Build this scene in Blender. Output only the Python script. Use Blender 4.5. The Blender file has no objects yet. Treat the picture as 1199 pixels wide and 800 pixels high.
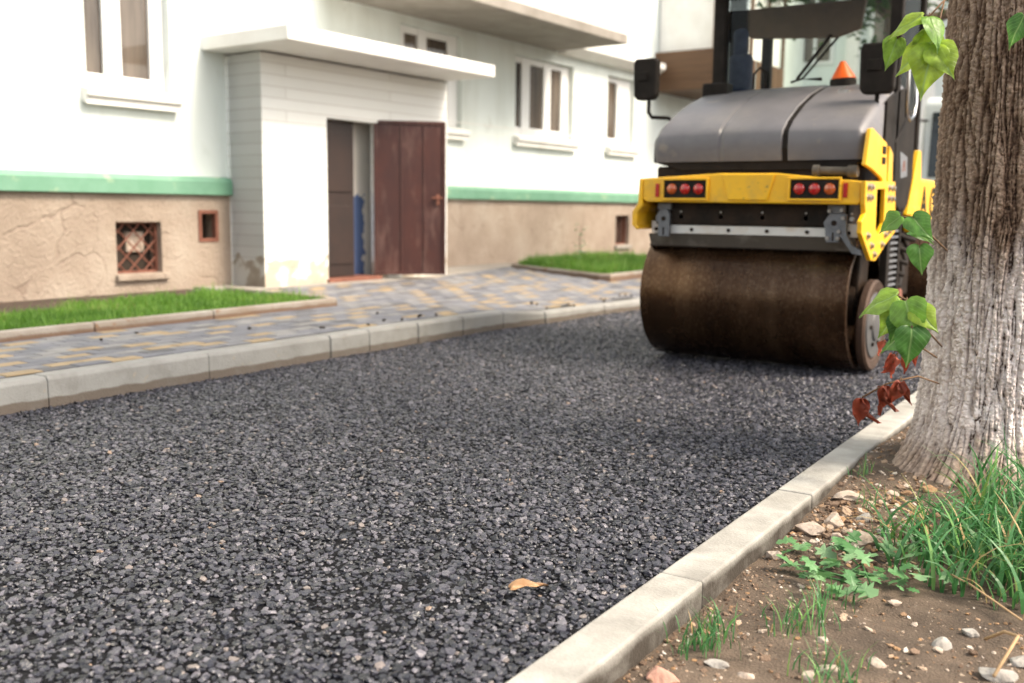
import bpy, bmesh, math, random
import numpy as np
from mathutils import Vector, Matrix

R = math.radians
random.seed(7)
rng = np.random.default_rng(11)
scene = bpy.context.scene
COL = scene.collection

# ------------------------------------------------------------------ camera, sky, sun, exposure
cam_d = bpy.data.cameras.new("camera")
cam = bpy.data.objects.new("camera", cam_d)
COL.objects.link(cam)
P_, RO_, YA_ = R(7.6933), R(.643), R(33.0436)
_fw = Vector((-math.sin(YA_)*math.cos(P_), math.cos(YA_)*math.cos(P_), -math.sin(P_)))
_rt0 = Vector((math.cos(YA_), math.sin(YA_), 0))
_up0 = _rt0.cross(_fw)
_rt = _rt0*math.cos(RO_) + _up0*math.sin(RO_)
_up = _rt.cross(_fw)
m = Matrix((_rt, _up, -_fw)).transposed().to_4x4()
m.translation = (0, 0, 1.0)
cam.matrix_world = m
cam_d.sensor_width = 36.0
cam_d.lens = 1160.96*36/1199
cam_d.clip_start = .05
cam_d.clip_end = 600
cam_d.dof.use_dof = True
cam_d.dof.focus_distance = 3.1
cam_d.dof.aperture_fstop = 2.2
scene.camera = cam

SUN_EL, SUN_AZ = R(48), R(78)          # azimuth clockwise from +Y: the direction the light comes from
world = bpy.data.worlds.new("World")
scene.world = world
world.use_nodes = True
wn = world.node_tree.nodes
sky = wn.new("ShaderNodeTexSky")
sky.sky_type = 'NISHITA'
sky.sun_disc = False
sky.sun_elevation = SUN_EL
sky.sun_rotation = SUN_AZ
sky.air_density = 1.0
sky.dust_density = 4.0
sky.ozone_density = 1.0
wn["Background"].inputs[1].default_value = .15
veil = wn.new("ShaderNodeHueSaturation")      # thin bright cloud takes most of the blue out of the sky
veil.inputs['Saturation'].default_value = .55
tint = wn.new("ShaderNodeMixRGB"); tint.blend_type = 'MULTIPLY'; tint.inputs[0].default_value = 1; tint.inputs[2].default_value = (1.0, .96, .895, 1)
world.node_tree.links.new(sky.outputs[0], veil.inputs['Color'])
world.node_tree.links.new(veil.outputs[0], tint.inputs[1])
world.node_tree.links.new(tint.outputs[0], wn["Background"].inputs[0])

sun_d = bpy.data.lights.new("sun", 'SUN')
sun_d.energy = 1.5
sun_d.angle = R(16)
sun_d.color = (1, .87, .68)
sun = bpy.data.objects.new("sun", sun_d)
COL.objects.link(sun)
sdir = Vector((math.sin(SUN_AZ)*math.cos(SUN_EL), math.cos(SUN_AZ)*math.cos(SUN_EL), math.sin(SUN_EL)))
sun.rotation_euler = sdir.to_track_quat('Z', 'Y').to_euler()

vs = scene.view_settings
vs.view_transform = 'Standard'
vs.look = 'None'
vs.exposure = 1.5
vs.gamma = 1
vs.use_curve_mapping = False

# ------------------------------------------------------------------ materials
def new_mat(name):
    mt = bpy.data.materials.new(name)
    mt.use_nodes = True
    return mt, mt.node_tree.nodes, mt.node_tree.links, mt.node_tree.nodes["Principled BSDF"]

def ramp(n, stops):
    r = n.new("ShaderNodeValToRGB")
    e = r.color_ramp.elements
    while len(e) < len(stops): e.new(.5)
    for k, (p, c) in enumerate(stops):
        e[k].position = p
        e[k].color = (*c, 1) if len(c) == 3 else c
    return r

def pm(name, c1, c2=None, scale=6, rough=.6, bump=0, bscale=40, metal=0, stretch=(1, 1, 1), lo=.35, hi=.65, spec=.5, rvar=0, coat=0, speck=None):
    """a surface whose colour drifts between two tones, with a fine bump"""
    mt, n, l, b = new_mat(name)
    tc = n.new("ShaderNodeTexCoord")
    mp = n.new("ShaderNodeMapping"); mp.inputs['Scale'].default_value = stretch
    l.new(tc.outputs['Object'], mp.inputs[0])
    nz = n.new("ShaderNodeTexNoise"); nz.inputs['Scale'].default_value = scale; nz.inputs['Detail'].default_value = 6
    nz.inputs['Roughness'].default_value = .62
    l.new(mp.outputs[0], nz.inputs['Vector'])
    rp = ramp(n, [(lo, c1), (hi, c2 or c1)])
    l.new(nz.outputs[0], rp.inputs[0])
    out = rp.outputs[0]
    if speck:
        n3 = n.new("ShaderNodeTexNoise"); n3.inputs['Scale'].default_value = speck[0]; n3.inputs['Detail'].default_value = 3
        l.new(mp.outputs[0], n3.inputs['Vector'])
        r3 = ramp(n, [(speck[2], (0, 0, 0)), (speck[2]+.06, (1, 1, 1))])
        l.new(n3.outputs[0], r3.inputs[0])
        mx = n.new("ShaderNodeMixRGB"); mx.inputs[2].default_value = (*speck[1], 1)
        l.new(r3.outputs[0], mx.inputs[0]); l.new(out, mx.inputs[1]); out = mx.outputs[0]
    l.new(out, b.inputs['Base Color'])
    b.inputs['Roughness'].default_value = rough
    if rvar:
        mr = n.new("ShaderNodeMapRange"); mr.inputs[3].default_value = rough-rvar; mr.inputs[4].default_value = rough+rvar
        mr.inputs[1].default_value = .3; mr.inputs[2].default_value = .7
        l.new(nz.outputs[0], mr.inputs[0]); l.new(mr.outputs[0], b.inputs['Roughness'])
    b.inputs['Metallic'].default_value = metal
    b.inputs['Specular IOR Level'].default_value = spec
    b.inputs['Coat Weight'].default_value = coat
    if bump:
        n2 = n.new("ShaderNodeTexNoise"); n2.inputs['Scale'].default_value = bscale; n2.inputs['Detail'].default_value = 5
        l.new(mp.outputs[0], n2.inputs['Vector'])
        bp = n.new("ShaderNodeBump"); bp.inputs['Strength'].default_value = bump; bp.inputs['Distance'].default_value = .02
        l.new(n2.outputs[0], bp.inputs['Height']); l.new(bp.outputs[0], b.inputs['Normal'])
    return mt

def grime(mt, col, scale, lo, hi, amt, stretch=(1, 1, 1)):
    """a second, patchy layer of dust or grease over a finished material"""
    n, l = mt.node_tree.nodes, mt.node_tree.links; b = n['Principled BSDF']; src = b.inputs['Base Color'].links[0].from_socket
    tc = n.new("ShaderNodeTexCoord"); mp = n.new("ShaderNodeMapping"); mp.inputs['Scale'].default_value = stretch; mp.inputs['Location'].default_value = (3.1, 1.7, .4); l.new(tc.outputs['Object'], mp.inputs[0])
    z = n.new("ShaderNodeTexNoise"); z.inputs['Scale'].default_value = scale; z.inputs['Detail'].default_value = 8; z.inputs['Roughness'].default_value = .7; l.new(mp.outputs[0], z.inputs['Vector'])
    r = ramp(n, [(lo, (0, 0, 0)), (hi, (amt, amt, amt))]); l.new(z.outputs[0], r.inputs[0])
    mx = n.new("ShaderNodeMixRGB"); mx.inputs[2].default_value = (*col, 1); l.new(r.outputs[0], mx.inputs[0]); l.new(src, mx.inputs[1]); l.new(mx.outputs[0], b.inputs['Base Color'])
M = {}
M['yellow'] = pm('yellow paint', (.90, .50, .008), (.84, .45, .008), 5, .38, .03, 60, rvar=.08, coat=.15, speck=(38, (.25, .14, .03), .69))
M['black'] = pm('black plastic', (.014, .0115, .010), (.026, .021, .018), 8, .62, .04, 120, spec=.1)
M['dark_steel'] = pm('greasy dark steel', (.010, .007, .005), (.034, .020, .012), 7, .6, .2, 30, spec=.2)
grime(M['yellow'], (.30, .21, .10), 4, .50, .75, .5); grime(M['yellow'], (.04, .03, .02), 22, .66, .72, .8)
M['grey_steel'] = pm('grey painted steel', (.20, .21, .23), (.13, .14, .155), 14, .45, .06, 50, metal=.25, speck=(45, (.10, .06, .03), .66))
M['hood'] = pm('grey moulded plastic', (.125, .118, .128), (.16, .152, .162), 3.5, .46, .05, 260, speck=(5.5, (.21, .185, .165), .66))
grime(M['hood'], (.24, .22, .20), 3, .48, .72, .45, (1, .5, 2)); grime(M['hood'], (.03, .028, .03), 30, .68, .74, .7)
M['white_strip'] = pm('worn white strip', (.74, .73, .69), (.55, .40, .24), 2.4, .5, .08, 30, lo=.52, hi=.72)
M['rubber'] = pm('dusty rubber', (.095, .080, .064), (.24, .215, .18), 5, .8, .15, 40, lo=.5, hi=.75)
M['bolt'] = pm('zinc bolt', (.42, .40, .38), (.3, .27, .24), 30, .35, metal=.8)
M['chrome'] = pm('bright steel', (.6, .6, .6), (.5, .5, .5), 10, .2, metal=1)
M['lamp_red'] = pm('red lamp lens', (.46, .010, .006), (.40, .008, .005), 5, .08, coat=1)
M['lamp_orange'] = pm('orange lamp lens', (.52, .095, .012), (.44, .075, .010), 5, .08, coat=1)
M['reflector'] = pm('red reflector', (.45, .012, .008), (.40, .01, .008), 60, .2)
M['orange'] = pm('orange plastic', (.85, .13, .012), (.78, .11, .010), 5, .4)
M['blue_cloth'] = pm('dark blue cloth', (.018, .025, .06), (.03, .04, .085), 14, .9, .2, 200)
M['red_paint'] = pm('red paint', (.55, .015, .012), (.45, .01, .01), 6, .35)
M['disc_grey'] = pm('greasy grey disc darkened for shade', (.055, .058, .062), (.085, .08, .078), 9, .6, .1, 40)  # kept dark: the shadow on the wheel's disc is in this colour
M['visor'] = pm('brown visor', (.13, .075, .04), (.09, .052, .028), 6, .6)
M['rust_shaded'] = pm('rusty steel darkened for shade', (.045, .024, .015), (.075, .042, .026), 9, .7, .2, 50, metal=.3)  # darkened so the edge wheel's shadow sits in the base colour
M['truck_white'] = pm('white truck paint', (.68, .72, .70), (.60, .64, .63), 3, .3, coat=.3)
M['kerb'] = pm('cast concrete', (.31, .305, .29), (.235, .23, .215), 2.2, .85, .25, 90, speck=(26, (.30, .27, .23), .66))
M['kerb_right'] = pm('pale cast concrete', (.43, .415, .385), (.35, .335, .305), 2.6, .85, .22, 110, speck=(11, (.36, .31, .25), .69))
M['kerb_lawn'] = pm('weathered garden kerb', (.36, .325, .285), (.25, .20, .155), 2.6, .9, .3, 60, speck=(12, (.27, .17, .11), .62))
def stained_shaded_foot(mt, z0, z1, wob, col):
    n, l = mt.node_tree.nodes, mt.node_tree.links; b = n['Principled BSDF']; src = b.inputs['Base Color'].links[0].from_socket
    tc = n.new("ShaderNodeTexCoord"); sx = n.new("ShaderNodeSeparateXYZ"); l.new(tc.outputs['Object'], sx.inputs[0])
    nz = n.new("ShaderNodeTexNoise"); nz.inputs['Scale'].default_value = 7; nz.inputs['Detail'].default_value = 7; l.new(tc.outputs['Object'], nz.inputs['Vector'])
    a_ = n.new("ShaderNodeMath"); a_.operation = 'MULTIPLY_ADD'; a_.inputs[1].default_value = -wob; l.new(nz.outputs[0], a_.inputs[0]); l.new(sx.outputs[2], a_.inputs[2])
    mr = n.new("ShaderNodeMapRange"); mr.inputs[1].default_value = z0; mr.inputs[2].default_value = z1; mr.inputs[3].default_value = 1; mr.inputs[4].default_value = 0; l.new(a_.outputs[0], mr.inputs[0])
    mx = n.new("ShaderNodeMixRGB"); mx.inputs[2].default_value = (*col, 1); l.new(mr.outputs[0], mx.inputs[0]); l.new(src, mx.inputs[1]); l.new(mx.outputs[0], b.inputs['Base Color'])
stained_shaded_foot(M['kerb'], .018, .028, .03, (.13, .105, .085)); stained_shaded_foot(M['kerb_right'], -.055, -.018, .05, (.040, .031, .023))  # right kerb: soil stain made darker, with its side face's shade painted in
stained_shaded_foot(M['kerb_lawn'], .145, .165, .03, (.17, .105, .07))
grime(M['kerb'], (.17, .16, .145), 5, .50, .72, .6); grime(M['kerb_right'], (.24, .225, .20), 6, .46, .72, .6); grime(M['kerb_right'], (.07, .06, .05), 34, .68, .74, .7)
grime(M['kerb'], (.05, .045, .04), 30, .67, .73, .7)
M['mint'] = pm('mint plaster', (.74, .79, .765), (.69, .745, .72), .9, .85, .12, 130, speck=(2.1, (.66, .71, .68), .66))
grime(M['mint'], (.55, .58, .53), 1.0, .46, .72, .75, (1.2, 1.2, .22)); grime(M['mint'], (.50, .50, .45), 2.6, .60, .68, .5, (1, 1, .6))
M['white_paint'] = pm('white paint', (.80, .79, .76), (.72, .70, .66), 3, .6, .08, 70)
M['upvc'] = pm('white plastic frame', (.80, .80, .79), (.76, .76, .75), 3, .35)
M['band'] = pm('green painted ledge', (.125, .28, .185), (.16, .32, .225), 4, .6, .12, 60, speck=(6, (.24, .36, .24), .62))
M['brown_door'] = pm('brown sheet metal', (.070, .021, .015), (.050, .017, .014), 4, .42, .06, 25, stretch=(1, 1, .3), speck=(9, (.16, .07, .045), .7))
grime(M['brown_door'], (.20, .12, .10), 5, .52, .70, .6, (1, 1, .25)); grime(M['brown_door'], (.035, .012, .012), 2.2, .45, .7, .7)
M['dark_door'] = pm('dark brown door', (.028, .013, .009), (.018, .009, .007), 4, .5)
M['rust_frame'] = pm('rusty frame', (.22, .085, .055), (.15, .055, .035), 12, .8, .2, 60)
M['pane'] = pm('window glass', (.030, .021, .015), (.15, .12, .095), 2.0, .06, spec=.6, stretch=(1, 2.4, .25))  # opaque; streaked tone painted in for reflections and curtains
M['dark_interior'] = pm('dark room', (.03, .02, .014), (.05, .035, .025), 2, .9)  # dark brown painted in for the unlit space behind an opening
M['concrete'] = pm('old concrete', (.34, .31, .275), (.26, .235, .205), 3, .9, .25, 60)
M['wood'] = pm('brown wood boards', (.13, .065, .028), (.085, .042, .018), 5, .65, .2, 50, stretch=(.3, 6, 6))
M['truck_glass'] = pm('dark windscreen', (.02, .025, .025), (.03, .035, .035), 2, .05)
M['soil'] = pm('bare soil', (.085, .055, .038), (.045, .030, .021), 5, .95, .6, 60)
M['twig'] = pm('twig', (.16, .09, .045), (.11, .06, .03), 30, .8)

def glass_mat():
    mt, n, l, b = new_mat('cab glass')
    n.remove(b)
    tr = n.new("ShaderNodeBsdfTransparent"); tr.inputs[0].default_value = (.93, .95, .93, 1)
    gl = n.new("ShaderNodeBsdfGlossy"); gl.inputs['Roughness'].default_value = .03
    fr = n.new("ShaderNodeFresnel"); fr.inputs[0].default_value = 1.2
    mx = n.new("ShaderNodeMixShader")
    l.new(fr.outputs[0], mx.inputs[0]); l.new(tr.outputs[0], mx.inputs[1]); l.new(gl.outputs[0], mx.inputs[2])
    l.new(mx.outputs[0], n["Material Output"].inputs[0])
    return mt
M['glass'] = glass_mat()

def drum_mat():
    """worn brown drum steel: faint bands round the drum, rust blotches, stuck bitumen and fine dust specks"""
    mt, n, l, b = new_mat('drum steel')
    tc = n.new("ShaderNodeTexCoord")
    def noise(scale, st, det=6, ro=.6):
        mp = n.new("ShaderNodeMapping"); mp.inputs['Scale'].default_value = st; l.new(tc.outputs['Object'], mp.inputs[0])
        q = n.new("ShaderNodeTexNoise"); q.inputs['Scale'].default_value = scale; q.inputs['Detail'].default_value = det; q.inputs['Roughness'].default_value = ro
        l.new(mp.outputs[0], q.inputs['Vector']); return q.outputs[0]
    band = noise(3.2, (2.2, .22, .22), 4); blot = noise(5, (1, .8, .8), 8, .7); fine = noise(75, (1, .6, .6), 5, .75); tar = noise(7, (1.2, .7, .7), 7, .65)
    s1 = n.new("ShaderNodeMath"); s1.operation = 'MULTIPLY_ADD'; s1.inputs[1].default_value = .38; l.new(blot, s1.inputs[0]); l.new(band, s1.inputs[2])
    r1 = ramp(n, [(.50, (.036, .016, .0075)), (.78, (.068, .035, .017)), (1.0, (.125, .074, .042))]); l.new(s1.outputs[0], r1.inputs[0])
    r2 = ramp(n, [(.50, (0, 0, 0)), (.68, (.38, .38, .38))]); l.new(fine, r2.inputs[0])
    mx = n.new("ShaderNodeMixRGB"); mx.inputs[2].default_value = (.26, .18, .115, 1); l.new(r2.outputs[0], mx.inputs[0]); l.new(r1.outputs[0], mx.inputs[1])
    r3 = ramp(n, [(.60, (0, 0, 0)), (.68, (.45, .45, .45))]); l.new(tar, r3.inputs[0])
    m2 = n.new("ShaderNodeMixRGB"); m2.inputs[2].default_value = (.016, .012, .010, 1); l.new(r3.outputs[0], m2.inputs[0]); l.new(mx.outputs[0], m2.inputs[1])
    l.new(m2.outputs[0], b.inputs['Base Color'])
    b.inputs['Metallic'].default_value = .8
    mr = n.new("ShaderNodeMapRange"); mr.inputs[1].default_value = .35; mr.inputs[2].default_value = .65; mr.inputs[3].default_value = .17; mr.inputs[4].default_value = .36
    l.new(blot, mr.inputs[0]); l.new(mr.outputs[0], b.inputs['Roughness'])
    bp = n.new("ShaderNodeBump"); bp.inputs['Strength'].default_value = .16; bp.inputs['Distance'].default_value = .008
    l.new(fine, bp.inputs['Height']); l.new(bp.outputs[0], b.inputs['Normal'])
    return mt
M['drum'] = drum_mat()

def plinth_mat(seed, diag):
    mt, n, l, b = new_mat('tan plinth render')
    tc = n.new("ShaderNodeTexCoord")
    nz = n.new("ShaderNodeTexNoise"); nz.inputs['Scale'].default_value = 1.6; nz.inputs['Detail'].default_value = 8; nz.inputs['Roughness'].default_value = .65
    l.new(tc.outputs['Object'], nz.inputs['Vector'])
    r = ramp(n, [(.3, (.26, .20, .155)), (.5, (.325, .258, .205)), (.7, (.39, .325, .265))]); l.new(nz.outputs[0], r.inputs[0])
    mp = n.new("ShaderNodeMapping"); mp.inputs['Rotation'].default_value = (R(diag), 0, 0)
    mp.inputs['Scale'].default_value = (1, 2.6, .8) if diag else (1, 1, 1.5)
    mp.inputs['Location'].default_value = (seed, seed*2, seed)
    wz = n.new("ShaderNodeTexNoise"); wz.inputs['Scale'].default_value = 3; wz.inputs['Detail'].default_value = 4
    l.new(tc.outputs['Object'], wz.inputs['Vector'])
    mxv = n.new("ShaderNodeMixRGB"); mxv.blend_type = 'ADD'; mxv.inputs[0].default_value = .35
    l.new(tc.outputs['Object'], mxv.inputs[1]); l.new(wz.outputs[1], mxv.inputs[2]); l.new(mxv.outputs[0], mp.inputs[0])
    vo = n.new("ShaderNodeTexVoronoi"); vo.feature = 'DISTANCE_TO_EDGE'; vo.inputs['Scale'].default_value = 1.5 if not diag else 1.7
    l.new(mp.outputs[0], vo.inputs['Vector'])
    cr = ramp(n, [(0, (1, 1, 1)), (.028, (0, 0, 0))]); l.new(vo.outputs[0], cr.inputs[0])
    gate = ramp(n, [(.46, (0, 0, 0)), (.56, (.42, .42, .42))]); l.new(wz.outputs[0], gate.inputs[0])
    mu = n.new("ShaderNodeMath"); mu.operation = 'MULTIPLY'; l.new(cr.outputs[0], mu.inputs[0]); l.new(gate.outputs[0], mu.inputs[1])
    mx = n.new("ShaderNodeMixRGB"); mx.inputs[2].default_value = (.17, .115, .085, 1)
    l.new(mu.outputs[0], mx.inputs[0]); l.new(r.outputs[0], mx.inputs[1])
    l.new(mx.outputs[0], b.inputs['Base Color']); b.inputs['Roughness'].default_value = .92
    fine = n.new("ShaderNodeTexNoise"); fine.inputs['Scale'].default_value = 35; fine.inputs['Detail'].default_value = 6
    l.new(tc.outputs['Object'], fine.inputs['Vector'])
    sb = n.new("ShaderNodeMath"); sb.operation = 'SUBTRACT'; l.new(fine.outputs[0], sb.inputs[0]); l.new(mu.outputs[0], sb.inputs[1])
    ad = n.new("ShaderNodeMath"); ad.operation = 'ADD'; l.new(sb.outputs[0], ad.inputs[0]); l.new(nz.outputs[0], ad.inputs[1])
    bp = n.new("ShaderNodeBump"); bp.inputs['Strength'].default_value = .6; bp.inputs['Distance'].default_value = .03
    l.new(ad.outputs[0], bp.inputs['Height']); l.new(bp.outputs[0], b.inputs['Normal'])
    return mt
M['plinth_a'] = plinth_mat(3, 0)
M['plinth_b'] = plinth_mat(8, 28)

def porch_mat():
    """white painted brickwork, the paint gone in a ragged strip at the foot"""
    mt, n, l, b = new_mat('white painted brick')
    tc = n.new("ShaderNodeTexCoord"); sx = n.new("ShaderNodeSeparateXYZ"); l.new(tc.outputs['Object'], sx.inputs[0])
    ad = n.new("ShaderNodeMath"); l.new(sx.outputs[0], ad.inputs[0]); l.new(sx.outputs[1], ad.inputs[1])
    cb = n.new("ShaderNodeCombineXYZ"); l.new(ad.outputs[0], cb.inputs[0]); l.new(sx.outputs[2], cb.inputs[1])
    br = n.new("ShaderNodeTexBrick"); br.inputs['Scale'].default_value = 1
    br.inputs['Brick Width'].default_value = 3.1; br.inputs['Row Height'].default_value = .115
    br.inputs['Mortar Size'].default_value = .006; br.inputs['Mortar Smooth'].default_value = .3
    br.inputs[1].default_value = (.78, .785, .76, 1); br.inputs[2].default_value = (.73, .735, .705, 1); br.inputs[3].default_value = (.60, .585, .55, 1)
    l.new(cb.outputs[0], br.inputs['Vector'])
    nz = n.new("ShaderNodeTexNoise"); nz.inputs['Scale'].default_value = 5; nz.inputs['Detail'].default_value = 7
    l.new(tc.outputs['Object'], nz.inputs['Vector'])
    mr = n.new("ShaderNodeMath"); mr.operation = 'MULTIPLY_ADD'; mr.inputs[1].default_value = .34; mr.inputs[2].default_value = .26
    l.new(nz.outputs[0], mr.inputs[0])
    lt = n.new("ShaderNodeMath"); lt.operation = 'LESS_THAN'; l.new(sx.outputs[2], lt.inputs[0]); l.new(mr.outputs[0], lt.inputs[1])
    pz = n.new("ShaderNodeTexNoise"); pz.inputs['Scale'].default_value = 3.3; pz.inputs['Detail'].default_value = 5
    l.new(tc.outputs['Object'], pz.inputs['Vector'])
    pr = ramp(n, [(.36, (.40, .33, .26)), (.50, (.48, .42, .34)), (.54, (.74, .72, .66)), (.7, (.76, .74, .69))]); l.new(pz.outputs[0], pr.inputs[0])
    mx = n.new("ShaderNodeMixRGB"); l.new(lt.outputs[0], mx.inputs[0]); l.new(br.outputs[0], mx.inputs[1]); l.new(pr.outputs[0], mx.inputs[2])
    l.new(mx.outputs[0], b.inputs['Base Color']); b.inputs['Roughness'].default_value = .8
    iv = n.new("ShaderNodeMath"); iv.operation = 'SUBTRACT'; l.new(nz.outputs[0], iv.inputs[0]); l.new(br.outputs[1], iv.inputs[1])
    bp = n.new("ShaderNodeBump"); bp.inputs['Strength'].default_value = .5; bp.inputs['Distance'].default_value = .015
    l.new(iv.outputs[0], bp.inputs['Height']); l.new(bp.outputs[0], b.inputs['Normal'])
    return mt
M['porch'] = porch_mat()

def blue_patch_mat():
    mt, n, l, b = new_mat('white plaster with blue paint')
    tc = n.new("ShaderNodeTexCoord"); sx = n.new("ShaderNodeSeparateXYZ"); l.new(tc.outputs['Object'], sx.inputs[0])
    nz = n.new("ShaderNodeTexNoise"); nz.inputs['Scale'].default_value = 7; nz.inputs['Detail'].default_value = 6
    l.new(tc.outputs['Object'], nz.inputs['Vector'])
    # the paint reaches a ragged edge in height and along the wall
    a = n.new("ShaderNodeMath"); a.operation = 'MULTIPLY_ADD'; a.inputs[1].default_value = .28; l.new(nz.outputs[0], a.inputs[0]); l.new(sx.outputs[1], a.inputs[2])
    c = n.new("ShaderNodeMath"); c.operation = 'LESS_THAN'; c.inputs[1].default_value = -1.0; l.new(a.outputs[0], c.inputs[0])
    d = n.new("ShaderNodeMath"); d.operation = 'MULTIPLY_ADD'; d.inputs[1].default_value = .2; l.new(nz.outputs[0], d.inputs[0]); l.new(sx.outputs[2], d.inputs[2])
    e = n.new("ShaderNodeMath"); e.operation = 'LESS_THAN'; e.inputs[1].default_value = 1.22; l.new(d.outputs[0], e.inputs[0])
    f = n.new("ShaderNodeMath"); f.operation = 'MULTIPLY'; l.new(c.outputs[0], f.inputs[0]); l.new(e.outputs[0], f.inputs[1])
    mx = n.new("ShaderNodeMixRGB"); mx.inputs[1].default_value = (.70, .66, .60, 1); mx.inputs[2].default_value = (.10, .15, .30, 1)
    l.new(f.outputs[0], mx.inputs[0]); l.new(mx.outputs[0], b.inputs['Base Color']); b.inputs['Roughness'].default_value = .8
    return mt
M['blue_patch'] = blue_patch_mat()

def tone_mat(name, stops, rough=.6, kind='GEOMETRY', trans=0, bump=0, spec=.5, attr='tone'):
    """colour looked up from a random number that each stone / blade / leaf carries"""
    mt, n, l, b = new_mat(name)
    at = n.new("ShaderNodeAttribute"); at.attribute_type = kind; at.attribute_name = attr
    r = ramp(n, stops); l.new(at.outputs['Fac'], r.inputs[0])
    l.new(r.outputs[0], b.inputs['Base Color']); b.inputs['Roughness'].default_value = rough
    b.inputs['Specular IOR Level'].default_value = spec
    if bump:
        tc = n.new("ShaderNodeTexCoord"); nz = n.new("ShaderNodeTexNoise"); nz.inputs['Scale'].default_value = 2.5; nz.inputs['Detail'].default_value = 4
        l.new(tc.outputs['Object'], nz.inputs['Vector'])
        bp = n.new("ShaderNodeBump"); bp.inputs['Strength'].default_value = bump; bp.inputs['Distance'].default_value = .3
        l.new(nz.outputs[0], bp.inputs['Height']); l.new(bp.outputs[0], b.inputs['Normal'])
    if trans:
        t = n.new("ShaderNodeBsdfTranslucent"); l.new(r.outputs[0], t.inputs[0])
        mx = n.new("ShaderNodeMixShader"); mx.inputs[0].default_value = trans
        l.new(b.outputs[0], mx.inputs[1]); l.new(t.outputs[0], mx.inputs[2]); l.new(mx.outputs[0], n["Material Output"].inputs[0])
    return mt
M['stones'] = tone_mat('bitumen coated stone', [(0, (.003, .0032, .006)), (.28, (.009, .0095, .015)), (.48, (.028, .029, .040)), (.78, (.068, .066, .084)), (.945, (.155, .145, .168)), (.965, (.19, .16, .15)), (1, (.27, .19, .14))], .32, 'INSTANCER', bump=.2, spec=.65)
M['pebbles'] = tone_mat('pebbles', [(0, (.13, .085, .058)), (.4, (.22, .15, .105)), (.6, (.34, .20, .10)), (.85, (.38, .29, .22)), (1, (.58, .52, .46))], .85, 'INSTANCER', bump=.3, spec=.3)
M['lawn'] = tone_mat('lawn grass', [(0, (.07, .17, .022)), (.5, (.14, .30, .035)), (.93, (.25, .42, .075)), (1, (.38, .33, .14))], .5, trans=.4)
M['verge_grass'] = tone_mat('verge grass', [(0, (.035, .12, .03)), (.4, (.060, .20, .06)), (.75, (.115, .30, .11)), (.9, (.19, .36, .08)), (.93, (.42, .29, .13)), (1, (.50, .36, .18))], .42, trans=.3)
M['weed'] = tone_mat('weed leaves', [(0, (.06, .18, .055)), (.5, (.13, .29, .11)), (1, (.26, .42, .22))], .5, trans=.3)
M['leaf'] = tone_mat('lime leaves', [(0, (.055, .17, .035)), (.5, (.125, .30, .05)), (1, (.40, .55, .05))], .40, trans=.42)
def veins(mt):
    n, l = mt.node_tree.nodes, mt.node_tree.links
    b = n['Principled BSDF']; col = b.inputs['Base Color'].links[0].from_socket
    k = n.new("ShaderNodeAttribute"); k.attribute_name = 'lk'; a = n.new("ShaderNodeAttribute"); a.attribute_name = 'la'
    m1 = n.new("ShaderNodeMath"); m1.operation = 'MULTIPLY_ADD'; m1.inputs[1].default_value = -.42; l.new(k.outputs['Fac'], m1.inputs[0]); l.new(a.outputs['Fac'], m1.inputs[2])
    m2 = n.new("ShaderNodeMath"); m2.operation = 'MULTIPLY'; m2.inputs[1].default_value = 7; l.new(m1.outputs[0], m2.inputs[0])
    m3 = n.new("ShaderNodeMath"); m3.operation = 'FRACT'; l.new(m2.outputs[0], m3.inputs[0])
    r1 = ramp(n, [(0, (.35, .35, .35)), (.13, (0, 0, 0))]); l.new(m3.outputs[0], r1.inputs[0])
    r2 = ramp(n, [(0, (.8, .8, .8)), (.09, (0, 0, 0))]); l.new(k.outputs['Fac'], r2.inputs[0])
    mx = n.new("ShaderNodeMath"); mx.operation = 'MAXIMUM'; l.new(r1.outputs[0], mx.inputs[0]); l.new(r2.outputs[0], mx.inputs[1])
    tc = n.new("ShaderNodeTexCoord"); nz = n.new("ShaderNodeTexNoise"); nz.inputs['Scale'].default_value = 30; nz.inputs['Detail'].default_value = 6; l.new(tc.outputs['Object'], nz.inputs['Vector'])
    hs = n.new("ShaderNodeHueSaturation"); mr = n.new("ShaderNodeMapRange"); mr.inputs[1].default_value = .3; mr.inputs[2].default_value = .7; mr.inputs[3].default_value = .6; mr.inputs[4].default_value = 1.25
    l.new(nz.outputs[0], mr.inputs[0]); l.new(mr.outputs[0], hs.inputs['Value']); l.new(col, hs.inputs['Color'])
    mc = n.new("ShaderNodeMixRGB"); mc.inputs[2].default_value = (.30, .46, .16, 1); l.new(mx.outputs[0], mc.inputs[0]); l.new(hs.outputs[0], mc.inputs[1])
    l.new(mc.outputs[0], b.inputs['Base Color'])
    for q in n:
        if q.type == 'BSDF_TRANSLUCENT': l.new(mc.outputs[0], q.inputs[0])
    bp = n.new("ShaderNodeBump"); bp.inputs['Strength'].default_value = .6; bp.inputs['Distance'].default_value = .004; bp.invert = True
    l.new(mx.outputs[0], bp.inputs['Height']); l.new(bp.outputs[0], b.inputs['Normal'])
veins(M['leaf'])
M['dead_leaf'] = tone_mat('withered leaves', [(0, (.16, .035, .018)), (.5, (.34, .060, .03)), (1, (.50, .12, .07))], .6, trans=.25)
M['brown_leaf'] = tone_mat('brown leaf', [(0, (.20, .10, .05)), (1, (.34, .20, .10))], .6)
M['crown'] = tone_mat('crown leaves', [(0, (.03, .075, .016)), (.6, (.055, .12, .025)), (1, (.09, .17, .035))], .55, trans=.3)
M['stone'] = pm('pale stone', (.52, .43, .36), (.34, .26, .20), 18, .85, .35, 60)
M['stone_b'] = pm('grey stone', (.36, .34, .31), (.22, .20, .18), 20, .85, .35, 60)
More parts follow.
